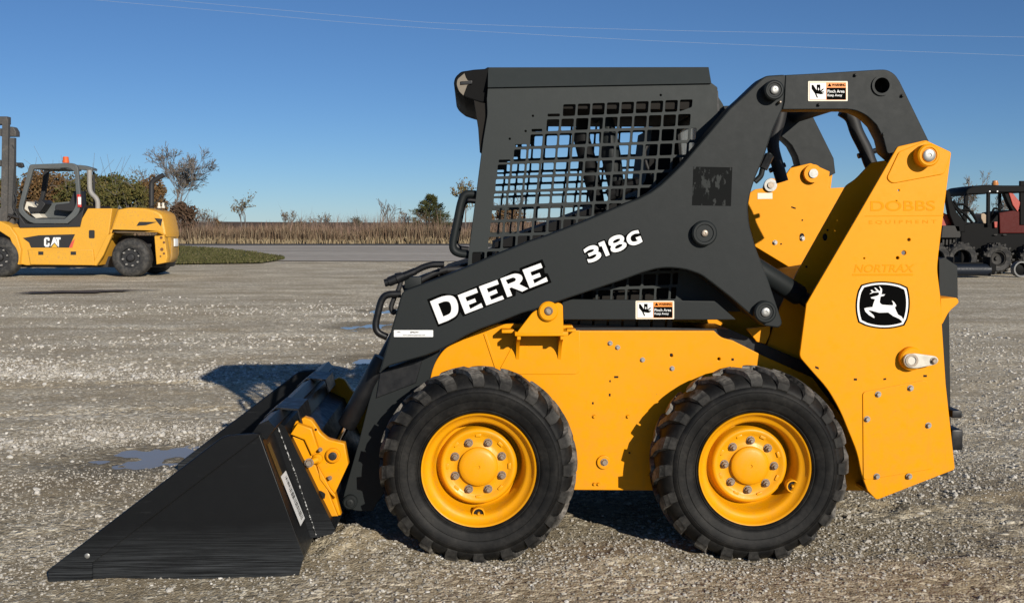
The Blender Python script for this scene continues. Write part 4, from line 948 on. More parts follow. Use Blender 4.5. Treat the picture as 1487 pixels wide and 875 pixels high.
# ---- wheels
RT, WT = 0.410, 0.268
def tyre_mesh():
    prof = [(.229, .055), (.2305, .036), (.237, .018), (.243, .013), (.246, .018), (.249, .018), (.252, .012), (.262, .008), (.285, .003), (.287, .0055), (.290, .003), (.318, .0035), (.3195, .0065), (.322, .0065), (.3235, .0045), (.336, .009), (.339, .015), (.343, .015), (.354, .020), (.369, .034), (.384, .055), (.391, .09), (.393, .134)]
    prof = prof + [(r, WT - y) for r, y in prof[-2::-1]]
    return MB().lathe((0, 0, 0), prof, 96).mesh()
def tread_mesh(seed):
    rn = random.Random(seed); mb = MB(); n = 20; pitch = 2 * math.pi / n
    path = [(.344, .010, .0), (.370, .012, .0), (.392, .026, .02), (.402, .052, .05), (.407, .085, .10), (.410, .118, .17), (.410, .146, .20)]
    base = [.339, .359, .372, .382, .387, .389, .389]
    hw = [.058, .062, .064, .060, .052, .044, .038]
    for side in (0, 1):
        for k in range(n):
            th0 = (k + 0.5 * side) * pitch + rn.uniform(-.006, .006); js = rn.uniform(.92, 1.08); jr = rn.uniform(-.003, .001)
            vsx = []; fs = []
            for i, (r, y, sh) in enumerate(path):
                r2 = r + (jr if i > 1 else 0) + rn.uniform(-.0012, .0012)
                w = hw[i] * js
                for (rr_, dt) in ((base[i], -w * 1.12), (r2, -w), (r2, w), (base[i], w * 1.12)):
                    t = th0 + sh + dt; yy = y if rr_ != base[i] or i > 1 else y + .004
                    yy = yy if not side else WT - yy
                    vsx.append((rr_ * math.cos(t), yy, rr_ * math.sin(t)))
            m = len(path)
            for i in range(m - 1):
                for j in range(3):
                    f = (i * 4 + j, i * 4 + j + 1, (i + 1) * 4 + j + 1, (i + 1) * 4 + j)
                    fs.append(f if not side else f[::-1])
            e0 = (0, 1, 2, 3); e1 = ((m - 1) * 4 + 3, (m - 1) * 4 + 2, (m - 1) * 4 + 1, (m - 1) * 4)
            fs.append(e0[::-1] if not side else e0); fs.append(e1[::-1] if not side else e1)
            mb.add(vsx, fs)
    me = mb.mesh(); bm = bmesh.new(); bm.from_mesh(me); bmesh.ops.recalc_face_normals(bm, faces=bm.faces[:]); bm.to_mesh(me); bm.free(); return me
def rim_mesh():
    prof = [(.214, .06), (.222, .040), (.231, .030), (.234, .021), (.231, .016), (.226, .018), (.223, .026), (.217, .040), (.204, .050), (.197, .052), (.192, .058), (.186, .075), (.179, .140), (.172, .150), (.164, .146), (.159, .114), (.154, .101), (.147, .097), (.138, .098), (.127, .106), (.118, .109), (.10, .109), (.088, .108), (.083, .104), (.0, .104)]
    return MB().lathe((0, 0, 0), prof, 96).mesh()
def cap_mesh():
    return MB().lathe((0, 0, 0), [(.080, .104), (.080, .092), (.077, .088), (.06, .083), (.03, .080), (.007, .080), (.006, .084), (0, .084)], 48).mesh()
def nut_mesh():
    mb = MB(); mb.lathe((0, 0, 0), [(.0185, 0), (.0175, -.005), (.014, -.005)], 20); mb.lathe((0, 0, 0), [(.0145, -.004), (.0145, -.016), (.012, -.019), (.0075, -.019)], 6); mb.lathe((0, 0, 0), [(.0075, -.018), (.0075, -.028), (.006, -.030), (0, -.030)], 12)
    return mb.mesh()
def wheel(px, py, rot, seed):
    c = P(px, py, .02); c = Vector((c.x, 0, c.z))
    w = put('wheel', rim_mesh(), M['yellow_wheel'], T, org=c) if False else None
    me = rim_mesh(); me.transform(Matrix.Translation(c)); w = put('wheel', me, M['yellow_wheel'], T, org=c, smooth=50)
    def sub(name, me, mat, sm=35):
        me.transform(Matrix.Translation(c)); return put(name, me, mat, w, org=c, smooth=sm)
    sub('tyre', tyre_mesh(), M['tyre'], 50); sub('tread', tread_mesh(seed), M['tread'], 28); sub('hub_cap', cap_mesh(), M['yellow_wheel'], 45)
    for k in range(8):
        a = rot + k * math.pi / 4; me = nut_mesh(); me.transform(Matrix.Translation((.104 * math.cos(a), .109, .104 * math.sin(a)))); sub('lug_nut', me, M['nut'])
    a = rot + R(-112.5); me = MB()
    me.lathe((0, 0, 0), [(.026, .01), (.026, -.022), (.021, -.022), (.021, .01)], 24); me.lathe((0, 0, 0), [(.006, .01), (.006, -.018), (.004, -.024), (0, -.024)], 10)
    mm = me.mesh(); mm.transform(Matrix.Translation((.186 * math.cos(a), .075, .186 * math.sin(a)))); sub('valve_guard', mm, M['yellow_wheel'])
    me = MB().lathe((0, 0, 0), [(.0215, -.012), (.008, -.012)], 24).mesh(); me.transform(Matrix.Translation((.186 * math.cos(a), .075, .186 * math.sin(a)))); sub('valve_recess', me, M['hole'])
    for k in range(8):
        a = rot + (k + .5) * math.pi / 4; me = MB().box((-.012, -.005, -.006), (.012, .004, .006), .003).mesh()
        me.transform(Matrix.Translation((.128 * math.cos(a), .105, .128 * math.sin(a))) @ Matrix.Rotation(-a + math.pi / 2, 4, 'Y')); sub('rim_lug', me, M['yellow_wheel'])
    return w
w1 = wheel(695, 683, R(22.5), 1); w2_ = wheel(1096, 681.5, R(87.5), 2)
for w in (w1, w2_):
    c = copy_tree(w, T); c.location = (w.location.x, 2 * YC - LF.org.y - 0, w.location.z); c.rotation_euler = (0, 0, math.pi)
for px in (695, 1096):
    c = P(px, 683, .02); put('axle_housing', MB().tube([(c.x, .11, c.z), (c.x, 2 * YC - .11, c.z)], .085, 24).mesh(), M['black'], T)

# ---- bucket
YB0 = -0.13; YB1 = 2 * YC - YB0
B = lambda x, y, d=YB0: P(x, y, d)
tip, heel, low, top = B(72, 851), B(431, 838), B(440, 808), B(378, 630)
for p in (tip, heel): p.z = max(p.z, -0.016)
prof = [tip, heel + Vector((-.02, 0, 0)), heel + Vector((.0, 0, .015)), low, top]
inn = [Vector((p.x, p.y, p.z)) for p in prof]
inn[0] = tip + Vector((.02, 0, .016)); inn[1] += Vector((-.012, 0, .018)); inn[2] += Vector((-.018, 0, .014)); inn[3] += Vector((-.017, 0, .004)); inn[4] += Vector((-.016, 0, 0))
ring = prof + inn[::-1]
bucket = put('bucket', MB().prism([Vector((p.x, YB0 + .004, p.z)) for p in ring], [Vector((p.x, YB1 - .004, p.z)) for p in ring]).mesh(), M['bucket'], T)
def two(name, me, mat):
    o = put(name, me, mat, bucket); mirrored(o, YC, bucket, name); return o
two('side_plate', plate_mesh(LF, [(74, 850), (74, 826), (326, 633), (365, 629.5), (376, 629.5), (441, 807.5), (433, 838)], YB0, .014, bev=.002), M['bucket'])
two('side_cutter', plate_mesh(LF, [(69.5, 851.5), (69.5, 827), (324, 632.5, 10), (365, 629), (376.5, 629), (375, 634), (134, 817), (133.6, 846.5)], YB0 - .014, .015, bev=.005), M['bucket'])
e0 = tip + Vector((-.004, 0, 0)); 
eb = [e0, e0 + Vector((.16, 0, .001)), e0 + Vector((.16, 0, .03)), e0 + Vector((.03, 0, .024))]
put('cutting_edge', MB().prism([Vector((p.x, YB0 - .013, p.z)) for p in eb], [Vector((p.x, YB1 + .013, p.z)) for p in eb]).mesh(), M['blade'], bucket)
two('bolt', MB().lathe(B(127, 806, YB0 - .012), [(.010, 0), (.010, -.004), (.006, -.006), (0, -.006)], 14).mesh(), M['steel'])
rl = [B(376, 629.5), B(388, 617), B(401, 612), B(404, 622), B(391, 640), B(381, 643)]
rl = [B(365, 629.5), B(374, 617), B(388, 611), B(398, 622), B(385, 640), B(379, 636)]
put('top_rail', MB().prism([Vector((p.x, YB0 + .02, p.z)) for p in rl], [Vector((p.x, YB1 - .02, p.z)) for p in rl]).mesh(), M['bucket'], bucket)
mt = [P(x, y, .10) for x, y in [(388, 622), (402, 612), (413, 618), (487, 768.8), (482, 775), (452, 781)]]
put('mounting_plate', MB().prism(mt, [Vector((p.x, 2 * YC - .10, p.z)) for p in mt]).mesh(), M['bucket'], bucket)
# step pads on the rail
for ya, yb in ((.16, .42), (1.0, 1.26)):
    p = rl[1]; pr = [Vector((p.x - .03, 0, p.z - .02)), Vector((p.x + .02, 0, p.z + .020)), Vector((p.x + .11, 0, p.z + .012)), Vector((p.x + .125, 0, p.z - .05))]
    pr2 = pr + [q_ + Vector((-.004, 0, -.007)) for q_ in pr[::-1]]
    put('step_pad', MB().prism([Vector((v.x, ya, v.z)) for v in pr2], [Vector((v.x, yb, v.z)) for v in pr2]).mesh(), M['black'], bucket)
# barcode sticker on the back sheet
bn = Vector((low.z - top.z, 0, -(low.x - top.x))).normalized()
if bn.x < 0: bn = -bn
bx = [(120, 180), (62, 250), (290, 820), (340, 730)]
SQ = [LF.PP(400 + x / 7.957, 660 + y / 7.957, top + bn * .004, bn) for x, y in bx]
mb = MB().add(SQ, [(0, 1, 2, 3)]); L = [(mb.mesh(), M['white'])]
rn = random.Random(3); mb = MB(); u = .08
while u < .95:
    wd_ = rn.choice((.006, .01, .016)); lo, hi = (.15, .62) if u > .3 else (.2, .5)
    bl = lambda s, v: (SQ[0] * (1 - v) + SQ[1] * v) * (1 - s) + (SQ[3] * (1 - v) + SQ[2] * v) * s + bn * .001
    mb.add([bl(u, lo), bl(u, hi), bl(u + wd_, hi), bl(u + wd_, lo)], [(0, 1, 2, 3)]); u += wd_ + rn.choice((.008, .014, .02))
L.append((mb.mesh(), M['ink'])); put('barcode_sticker', join_meshes(L), None, bucket, smooth=0)
# worn yellow smear on the back sheet
SM = [LF.PP(x, y, top + bn * .002, bn) for x, y in [(388, 645), (392, 641), (415, 700), (411, 705)]]
put('paint_smear', MB().add(SM, [(0, 1, 2, 3)]).mesh(), flat('yellow_smear', (.10, .06, .012), .6), bucket, smooth=0)
put('weld_bead', MB().tube([P(402, 616, .098), P(430, 690, .098), P(459, 776, .098)], .0028, 6).mesh(), M['weld'], bucket)

# ---- quick coupler
q = ph(3.647, 370, 520)
YQ = .16
cpl = plate('quick_coupler', LF, q([(185, 400), (215, 335), (262, 312), (300, 325, 10), (325, 360, 14), (345, 395, 16), (385, 428, 10), (430, 440), (475, 450), (495, 560), (425, 712), (440, 775), (455, 830), (395, 838), (340, 760), (250, 590)]), YQ + .02, .05, M['yellow'], T, bev=.005)
plate('coupler_face', LF, q([(188, 408), (262, 430), (300, 515), (335, 600), (380, 680), (410, 760), (440, 835), (392, 838), (335, 745), (250, 590)]), YQ - .01, .028, M['yellow'], cpl, bev=.004)
plate('wedge_block', LF, q([(188, 402), (225, 345), (300, 372), (335, 480), (300, 515), (262, 432)]), YQ - .03, .04, M['yellow'], cpl, bev=.005)
plate('cover_flap', LF, q([(330, 560), (345, 590), (400, 690), (425, 720), (430, 740), (405, 720), (345, 640)]), YQ - .016, .02, M['yellow'], cpl, bev=.003)
p_ = q([(413, 517)])[0]; boss('pivot_boss', p_[0], p_[1], YQ + .02, 11, .02, M['yellow'], cpl, pin=M['hose'], prad=.55)
p_ = q([(330, 535)])[0]; boss('lever_boss', p_[0], p_[1], YQ - .01, 7.5, .02, M['yellow'], cpl, ring=False)
pp = [P(*q([(330, 535)])[0], YQ - .03), P(*q([(292, 552)])[0], YQ - .05)]
put('release_lever', MB().tube([pp[0], pp[1]], [.014, .012], 12).mesh(), M['yellow'], cpl)
put('bolt', bolt_mesh(P(*q([(288, 552)])[0], YQ - .055), .014, .016), M['nut'], cpl)
for (X, Y) in ((398, 632), (347, 482)): put('bolt', bolt_mesh(P(*q([(X, Y)])[0], YQ - .004), .007, .012), M['nut'], cpl)
put('drain_slot', decal_mesh(LF, [q([(318, 712), (345, 697, 10), (375, 715, 10), (370, 742), (335, 738)])], YQ - .0125), M['hole'], cpl, smooth=0)
put('drain_slot', decal_mesh(LF, [q(circ(323, 377, 7, 12))], YQ + .018), M['hole'], cpl, smooth=0)
mirrored(cpl, YC, T)
# coupler cross frame behind it
cf = [P(x, y, .22) for x, y in [(430, 628), (455, 640), (490, 720), (470, 745), (440, 690)]]
put('coupler_frame', MB().prism(cf, [Vector((p.x, 2 * YC - .22, p.z)) for p in cf]).mesh(), M['black'], T)
# tilt cylinder
t0_, t1_ = P(494, 634, .33), P(556, 520, .33); d = (t1_ - t0_).normalized()
put_ = put('tilt_cylinder', MB().tube([t0_ + d * .05, t0_ + d * .06, t1_], [.034, .040, .040], 24).mesh(), M['black'], T)
put('piston_rod', MB().tube([t0_ - d * .03, t0_ + d * .06], .016, 16).mesh(), M['chrome'], put_)
mirrored(put_, YC, T)
# ================================================================== TREES AND BUSHES BEYOND THE ROAD
BARK = flat('bare_bark', (.15, .132, .118), .9); BARK2 = flat('pale_bark', (.16, .135, .11), .9)
def at(px, dist, z=0.03):
    return Vector(((px - CX) / F * dist, CAM.y + dist, z))
def twig_tree(mb, base, h, rn, spread=.5, r0=.12, gens=5, kids=(3, 4), up=.35, lenf=.68, rmin=.011, tips=None):
    def grow(p, d, l, r, g):
        n = 3 if g > 1 else 2; pts = [p]; dd = d.copy(); rad = [r]
        for i in range(n):
            dd = (dd + Vector((rn.gauss(0, .10), rn.gauss(0, .10), rn.gauss(.02, .06)))).normalized(); p = p + dd * (l / n); pts.append(p); rad.append(max(rmin, r * (1 - .42 * (i + 1) / n)))
        mb.tube(pts, rad, 5 if r > .04 else 3, cap=False)
        if tips is not None and g <= 1: tips.append(p.copy()); tips.append(pts[1].copy())
        if g <= 0: return
        for k in range(rn.randint(*kids)):
            a = rn.uniform(0, 6.283); s = spread * rn.uniform(.55, 1.25)
            e = dd.cross(Vector((math.cos(a), math.sin(a), .3))).normalized(); nd = (dd * math.cos(s) + e * math.sin(s)); nd.z += up * .25; nd.normalize()
            j = rn.choice((-1, -1, 1, 2)); q = pts[min(len(pts) - 1, max(1, len(pts) - 1 - (j if j > 0 else 0)))]
            grow(q, nd, l * lenf * rn.uniform(.75, 1.15), max(rmin, r * .56), g - 1)
    grow(base, Vector((rn.gauss(0, .04), rn.gauss(0, .04), 1)).normalized(), h, r0, gens)
def leaves_at(mb, pts, rn, n, jit, size):
    for _ in range(n):
        p = rn.choice(pts) + Vector((rn.gauss(0, jit), rn.gauss(0, jit), rn.gauss(0, jit)))
        u = Vector((rn.gauss(0, 1), rn.gauss(0, 1), rn.gauss(0, 1))).normalized(); w = u.orthogonal().normalized(); s = size * rn.uniform(.5, 1.2)
        mb.add([p - u * s, p + w * s * .55, p + u * s, p - w * s * .55], [(0, 1, 2, 3)])
def wput(name, me, mat, parent, base, smooth=60):
    o = bpy.data.objects.new(name, me); COL.objects.link(o); me.materials.append(mat); me.transform(Matrix.Translation(-base)); o.parent = parent
    if smooth: me.shade_smooth()
    return o
def wthing(name, base, label, cat, group=None):
    o = bpy.data.objects.new(name, None); COL.objects.link(o); o.location = base; o['label'] = label; o['category'] = cat
    if group: o['group'] = group
    return o
def bare_tree(px, dist, h, label, seed, trunk=.3, gens=5, spread=.5, r0=.1, nleaf=0, leafmat=None, name='bare_tree', stems=1, lean=0, up=.35, kids=(3, 4), lenf=.68, rmin=.011):
    rn = random.Random(seed); base = at(px, dist); o = wthing(name, base, label, 'tree' if h > 3.5 else 'shrub')
    tips = []; mbt = MB(); mb = MB()
    for s in range(stems):
        b0 = base + Vector((rn.uniform(-.25, .25) * (stems > 1), rn.uniform(-.2, .2) * (stems > 1), 0)); t1 = b0 + Vector((rn.gauss(lean, .12) * h * trunk, rn.gauss(0, .1) * h * trunk, h * trunk))
        mbt.tube([b0, (b0 + t1) / 2 + Vector((rn.gauss(0, .04), 0, 0)), t1], [r0, r0 * .85, r0 * .75], 7)
        twig_tree(mb, t1, h * .26, rn, spread, r0 * .72, gens, kids, up, lenf, rmin, tips)
    ml = MB()
    if nleaf: leaves_at(ml, tips, rn, nleaf, .10, .085)
    k = h / (max(v[2] for v in mb.v) - base.z)
    for m_ in (mbt, mb, ml): m_.v = [(base.x + (v[0] - base.x) * k, base.y + (v[1] - base.y) * k, base.z + (v[2] - base.z) * k) for v in m_.v]
    wput('trunk', mbt.mesh(), BARK2 if gens < 4 else BARK, o, base); wput('branches', mb.mesh(), BARK, o, base, 0)
    if nleaf:
        wput('leaves', ml.mesh(), leafmat, o, base, 0)
    return o
def bush(px, dist, w, h, label, seed, cols, n=9000, size=.13, name='bush', mat=None, d=1.0):
    rn = random.Random(seed); base = at(px, dist); o = wthing(name, base, label, 'bush')
    clumps = []
    for k in range(26):
        a = rn.uniform(0, 6.283); rr = math.sqrt(rn.random()) * w * .42; zz = h * (rn.random() ** .75) * .9
        rr *= math.sqrt(max(0.08, 1 - (zz / h) ** 2.2)); clumps.append((base + Vector((rr * math.cos(a), rr * math.sin(a) * d, zz)), rn.uniform(.10, .24) * min(w, h)))
    ms = MB()
    for c, r in clumps:
        ms.tube([base + Vector((rn.gauss(0, .15), rn.gauss(0, .15), 0)), (base + c) / 2 + Vector((rn.gauss(0, .2), 0, 0)), c + Vector((0, 0, r * 1.2))], [.05, .035, .012], 4, cap=False)
        for _ in range(5):
            e = c + Vector((rn.gauss(0, r), rn.gauss(0, r), abs(rn.gauss(0, r)) * 1.3)); ms.tube([c, e], [.018, .009], 3, cap=False)
    wput('stems', ms.mesh(), BARK, o, base, 0)
    ml = MB()
    for _ in range(n):
        c, r = rn.choice(clumps); u = Vector((rn.gauss(0, 1), rn.gauss(0, 1), rn.gauss(0, 1))).normalized() * (r * rn.random() ** .45 * 1.15); leaves_at(ml, [c + u], rn, 1, .03, size)
    wput('leaves', ml.mesh(), mat or island('bush_leaves', cols, .8), o, base, 0)
    return o
OL = [(.05, .055, .016), (.085, .08, .022), (.12, .10, .03), (.065, .068, .02), (.15, .11, .035)]
BR = [(.11, .060, .024), (.16, .085, .032), (.085, .05, .02), (.19, .115, .05), (.10, .07, .026)]
GRN = [(.045, .055, .014), (.075, .085, .02), (.11, .11, .03), (.055, .07, .016)]
D0 = yf - CAM.y + 6
bush(62, D0 + 3, 5.0, 5.2, 'russet brown bush half hidden behind the forklift mast', 1, BR, 10000)
bush(96, D0 + 5, 4.6, 5.0, 'brown and green bush seen through the forklift cab', 2, BR + OL, 9000)
bush(130, D0 + 2, 4.4, 5.0, 'olive bush behind the forklift intake pipe', 3, OL, 9500)
bush(160, D0 + 6, 4.4, 5.0, 'yellow green bush behind the forklift hood', 4, GRN + OL, 9500)
bush(189, D0 + 3, 4.2, 4.6, 'olive bush between the hood and the exhaust stack', 5, OL, 9000)
bush(221, D0 + 7, 3.0, 5.2, 'narrow brown bush right behind the exhaust stack', 6, BR, 7000)
bush(268, D0 + 2, 2.4, 3.0, 'low dark red bush at the foot of the tall bare tree', 7, [(.07, .042, .026), (.10, .06, .036), (.06, .04, .025)], 4500)
bush(10, D0 + 8, 4.8, 5.2, 'green bush behind the forklift mast rails', 8, GRN + BR, 9000)
LV = island('autumn_leaves', [(.12, .085, .03), (.17, .12, .045), (.085, .075, .025)], .8)
bare_tree(259, D0 + 9, 8.0, 'tall bare tree standing clear against the sky', 21, .13, 7, .54, .15, 320, LV, kids=(3, 3), lenf=.77, rmin=.013, up=.36)
bare_tree(190, D0 + 12, 6.3, 'slim sapling with a few top leaves rising over the bushes', 22, .5, 3, .4, .05, 60, LV, name='sapling')
bare_tree(352, D0 + 4, 3.8, 'sparse leaning shrub with a few leaves left of centre', 23, .28, 4, .62, .06, 260, LV, name='shrub', stems=3, up=.2, kids=(2, 3), lenf=.7)
bare_tree(557, D0 + 8, 3.4, 'bare shrub with fine upright twigs beyond the road', 24, .2, 4, .5, .05, 0, None, name='shrub', stems=3, kids=(2, 3), lenf=.72)
bare_tree(676, D0 + 3, 4.7, 'young tree with yellow leaves beside the cab grab handle', 25, .3, 4, .5, .06, 520, LV, name='young_tree', stems=2, kids=(2, 3))
bare_tree(752, D0 + 9, 4.4, 'grey bare shrub seen through the cab mesh', 26, .25, 5, .55, .06, 0, None, name='shrub', stems=3, kids=(2, 3))
bush(735, D0 + 4, 4.0, 2.6, 'rusty bush showing through the lower cab mesh', 27, BR, 3000)
bare_tree(1400, 62, 4.4, 'bare leafy shrub between the loader and the tractors', 28, .2, 5, .5, .06, 160, LV, name='shrub', stems=4, kids=(2, 3), lenf=.72)
bare_tree(1450, 66, 3.6, 'bare shrub behind the tractor canopy', 29, .2, 5, .5, .06, 60, LV, name='shrub', stems=3, kids=(2, 3), lenf=.72)
bare_tree(1212, 85, 3.4, 'bare shrub glimpsed above the loader engine hood', 30, .2, 4, .5, .05, 0, None, name='shrub', stems=2, kids=(2, 3))
o = blades('weeds', 6000, (-30, 2), (yf + 2, yf + 14), (1.35, 2.3), (.010, .022), island('weed_stems', [(.17, .11, .08), (.24, .17, .12), (.13, .08, .06), (.20, .15, .12)], .9), .16, .04, dens=lambda x, y: np.clip(vnoise(x * .33 + 4, y * .1) * 2.2 + .15, 0, 1), seed=12); o['label'] = 'taller weed stems standing over the dry grass'; o['category'] = 'weeds'
for px, dd, h, lb, sd in ((300, 9, 2.7, 'thin bare scrub just right of the tall bare tree', 61), (418, 12, 2.5, 'faint bare scrub right of the leaning shrub', 62), (468, 6, 2.3, 'low bare scrub left of the small round horizon bush', 63), (592, 9, 2.6, 'wispy bare scrub at the left foot of the cedar', 64)):
    bare_tree(px, D0 + dd, h, lb, sd, .16, 4, .55, .03, 40, LV, name='scrub', stems=5, kids=(2, 3), lenf=.72, rmin=.010)
for i, (px, h, lb) in enumerate([(310, 2.0, 'low pinkish weeds left of the leaning shrub'), (440, 1.9, 'low weedy clump on the horizon at centre left'), (516, 2.1, 'small round dark bush on the horizon')]):
    bush(px, D0 + (30 if i < 2 else 60), (3.0, 3.4, 2.6)[i], h, lb, 40 + i, (BR, BR, [(.03, .035, .015), (.05, .05, .02)])[i], (500, 600, 1500)[i], .10)
# cedar
def cedar(px, dist, w, h, label, seed):
    rn = random.Random(seed); base = at(px, dist); o = wthing('cedar_tree', base, label, 'tree'); mt = MB(); mt.tube([base, base + Vector((0.1, 0, h * .5)), base + Vector((.25, 0, h * .93))], [.10, .07, .015], 7); ml = MB()
    for k in range(210):
        f = rn.random() ** 1.25; z = h * (.04 + .94 * f); a = rn.uniform(0, 6.283); L = w * .5 * (1 - f) ** .75 * rn.uniform(.6, 1.12) + .12
        p0 = base + Vector((.25 * f, 0, z * .95)); p1 = p0 + Vector((math.cos(a) * L, math.sin(a) * L, L * rn.uniform(.15, .55))); mt.tube([p0, p1], [.02, .008], 3, cap=False)
        for j in range(34):
            t = rn.random() ** .7; p = p0.lerp(p1, .2 + .85 * t); u = (p1 - p0).normalized() + Vector((rn.gauss(0, .5), rn.gauss(0, .5), rn.gauss(.2, .4))); u.normalize(); s = rn.uniform(.07, .17); v = u.orthogonal().normalized() * .035
            p = p + Vector((rn.gauss(0, .07), rn.gauss(0, .07), rn.gauss(0, .07))); ml.add([p - v, p + v, p + u * s * 1.6], [(0, 1, 2)])
    wput('trunk', mt.mesh(), BARK, o, base, 0); wput('foliage', ml.mesh(), island('cedar_needles', [(.028, .036, .012), (.055, .06, .018), (.085, .082, .026), (.04, .05, .014)], .8), o, base, 0)
cedar(622, D0 + 5, 3.7, 3.7, 'bushy green cedar left of the loader cab', 51)

# ---- power lines
WM = flat('wire_aluminium', (.30, .36, .46), .6)
WA = [[(-1500, -95), (-600, -45), (-150, -18), (60, -6), (330, 17), (560, 37), (900, 57), (1150, 68), (1487, 81), (1750, 90), (2500, 112), (3300, 130)], [(-1500, -130), (-600, -75), (-100, -32), (200, -4), (560, 28), (700, 36), (1000, 45), (1487, 54), (1750, 58), (2500, 66), (3300, 70)]]
for pts, lb in zip(WA, ('lower of two thin pale power lines crossing the sky', 'upper of two thin pale power lines crossing the sky')):
    wf = Frame((0, 55, 0), R(6), (0, 0, 0)); pp = [wf.world(wf.P(x, y, 0)) for x, y in pts]; out = []
    for i in range(len(pp) - 1):
        p0, p1, p2, p3 = pp[max(0, i - 1)], pp[i], pp[i + 1], pp[min(len(pp) - 1, i + 2)]
        for k in range(8):
            t = k / 8; out.append(.5 * (2 * p1 + (p2 - p0) * t + (2 * p0 - 5 * p1 + 4 * p2 - p3) * t * t + (3 * p1 - p0 - 3 * p2 + p3) * t ** 3))
    out.append(pp[-1]); me = MB().tube(out, .0065, 6).mesh(); o = bpy.data.objects.new('power_line', me); me.materials.append(WM); COL.objects.link(o); tag(o, lb, 'power line', 'power lines overhead')

# ================================================================== FORKLIFT
DF = CAM.z * F / (401.5 - HZ)
FF = Frame((-10.5, CAM.y + DF, 0), 0.0, (0, 1.1, 0))
K = thing('forklift', FF, 'large yellow forklift with open cab and grey mast parked at the left', 'forklift')
p2 = FF.P
FY = paint('faded_yellow_paint', (.74, .37, .030), .5, .75, (.34, .21, .08), .08, .02); FG = paint('forklift_grey', (.095, .105, .105), .5, .3, (.2, .18, .15), .08, .02); FK = flat('forklift_black', (.02, .02, .021), .6)
MG = paint('mast_grey', (.075, .072, .068), .6, .5, (.24, .2, .16), .15, .05)
def fplate(name, pts, y, th, mat, parent=None, holes=(), bev=.02): return plate(name, FF, pts, y, th, mat, parent or K, holes, bev)
body = fplate('body', [(0, 325), (20, 330), (112, 329), (127.5, 302.5), (163, 302.5), (158, 338), (140, 385), (38, 385), (29, 383), (27, 360), (20, 339), (10, 332), (0, 330)], .14, 1.95, FY)
hood = fplate('hood', [(158, 340), (170, 304, 3), (186, 301, 6), (210, 302), (226, 305.5, 5), (235, 311, 4), (238, 322), (241, 338, 3), (241, 344), (228, 338), (163, 336.5), (160, 345)], .20, 1.15, FY, bev=.06)
cw_ = fplate('counterweight', [(224, 342), (229, 337), (240, 338), (244, 342), (245, 352), (245, 372, 4), (240, 381), (227, 384)], .42, .9, FY, bev=.06)
fplate('corner_post', [(224, 343), (238, 341), (243, 372), (241, 381), (227, 384)], .16, .3, FY)
fplate('front_pillar', [(155, 341), (164, 338), (150, 370), (140, 385.5), (133, 385.5)], .10, .12, FY)
fplate('step_panel', [(40, 362), (135, 362), (137, 385), (44, 384)], .07, .2, FY)
fplate('wheel_housing', [(150, 385), (150, 342), (226, 342), (226, 384)], 1.0, .2, FK)
fplate('under_frame', [(-20, 372), (245, 372), (240, 388), (-20, 388)], .75, .8, FK)
fplate('fender', [(-25, 322), (0, 321), (14, 328), (24, 342), (30, 362), (28, 384), (22, 384), (21, 362), (14, 345), (0, 336), (-25, 336)], .02, .7, FY)
fplate('cab_skirt', [(27, 311), (37, 325), (99, 325), (119, 305), (123, 298), (116, 329.5), (28, 331)], .11, 1.8, FK)
# black panel, red flash, white letters
L = [(decal_mesh(FF, [[(33, 345.5), (56, 341.5), (109, 340), (100, 359.5), (45, 359.5), (42, 352)]], .136), FK),
     (decal_mesh(FF, [[(100, 359.5), (104, 351), (109, 346), (105, 359.5)]], .134), flat('red_flash', (.65, .10, .06), .5)),
     (decal_mesh(FF, [[(70.5, 344.5), (66, 344.5), (64, 347), (64, 356), (66, 358.3), (70.5, 358.3), (72, 356.6), (72, 352.6), (69.3, 352.6), (69.3, 355.4), (67, 355.4), (67, 347.4), (69.3, 347.4), (69.3, 349.5), (72, 349.5), (72, 346)]], .134), M['white']),
     (decal_mesh(FF, [[(73, 358.3), (77.5, 344.5), (80.5, 344.5), (84.5, 358.3), (79, 352)]], .134), M['white']),
     (decal_mesh(FF, [[(80, 344.5), (88, 344.5), (88, 347.6), (85.6, 347.6), (85.6, 358.3), (84.8, 358.3), (82.6, 350), (82.6, 347.6), (80.8, 347.6)]], .134), M['white']),
     (decal_mesh(FF, [[(74.5, 359), (79, 353.3), (83.5, 359)]], .1335), flat('logo_triangle', (.75, .42, .04), .5))]
put('side_lettering', join_meshes(L), None, body, smooth=0)
put('vent', decal_mesh(FF, [[(224, 316.6), (236, 317.7), (233.5, 328.6)], [(202, 322), (228, 322.2), (212, 327), (198, 328)]], .195), FK, hood, smooth=0)
put('step_slot', decal_mesh(FF, [rect(55.5, 365, 63, 370), rect(102.5, 365, 110.5, 370)], .066), FK, K, smooth=0)
put('door_recess', decal_mesh(FF, [rect(129, 334, 137.5, 346, 2)], .135), FK, body, smooth=0)
put('paint_scuff', decal_mesh(FF, [[(163, 336), (180, 335.6), (205, 336.4), (224, 337), (205, 338.5), (170, 338)]], .196), flat('bare_scuff', (.12, .08, .04), .8), hood, smooth=0)
fplate('panel_seam', [(157.5, 340), (170.5, 304), (171.3, 304), (158.3, 340)], .19, .03, flat('seam_shade', (.30, .15, .02), .7), bev=0)
put('rust_patch', decal_mesh(FF, [circ(234, 345, 2.2, 7), circ(238, 352, 2, 6), circ(235, 362, 2.6, 7), circ(238, 368, 1.8, 6), circ(233, 372, 1.4, 6)], .155), flat('rust', (.16, .07, .03), .9), K, smooth=0)
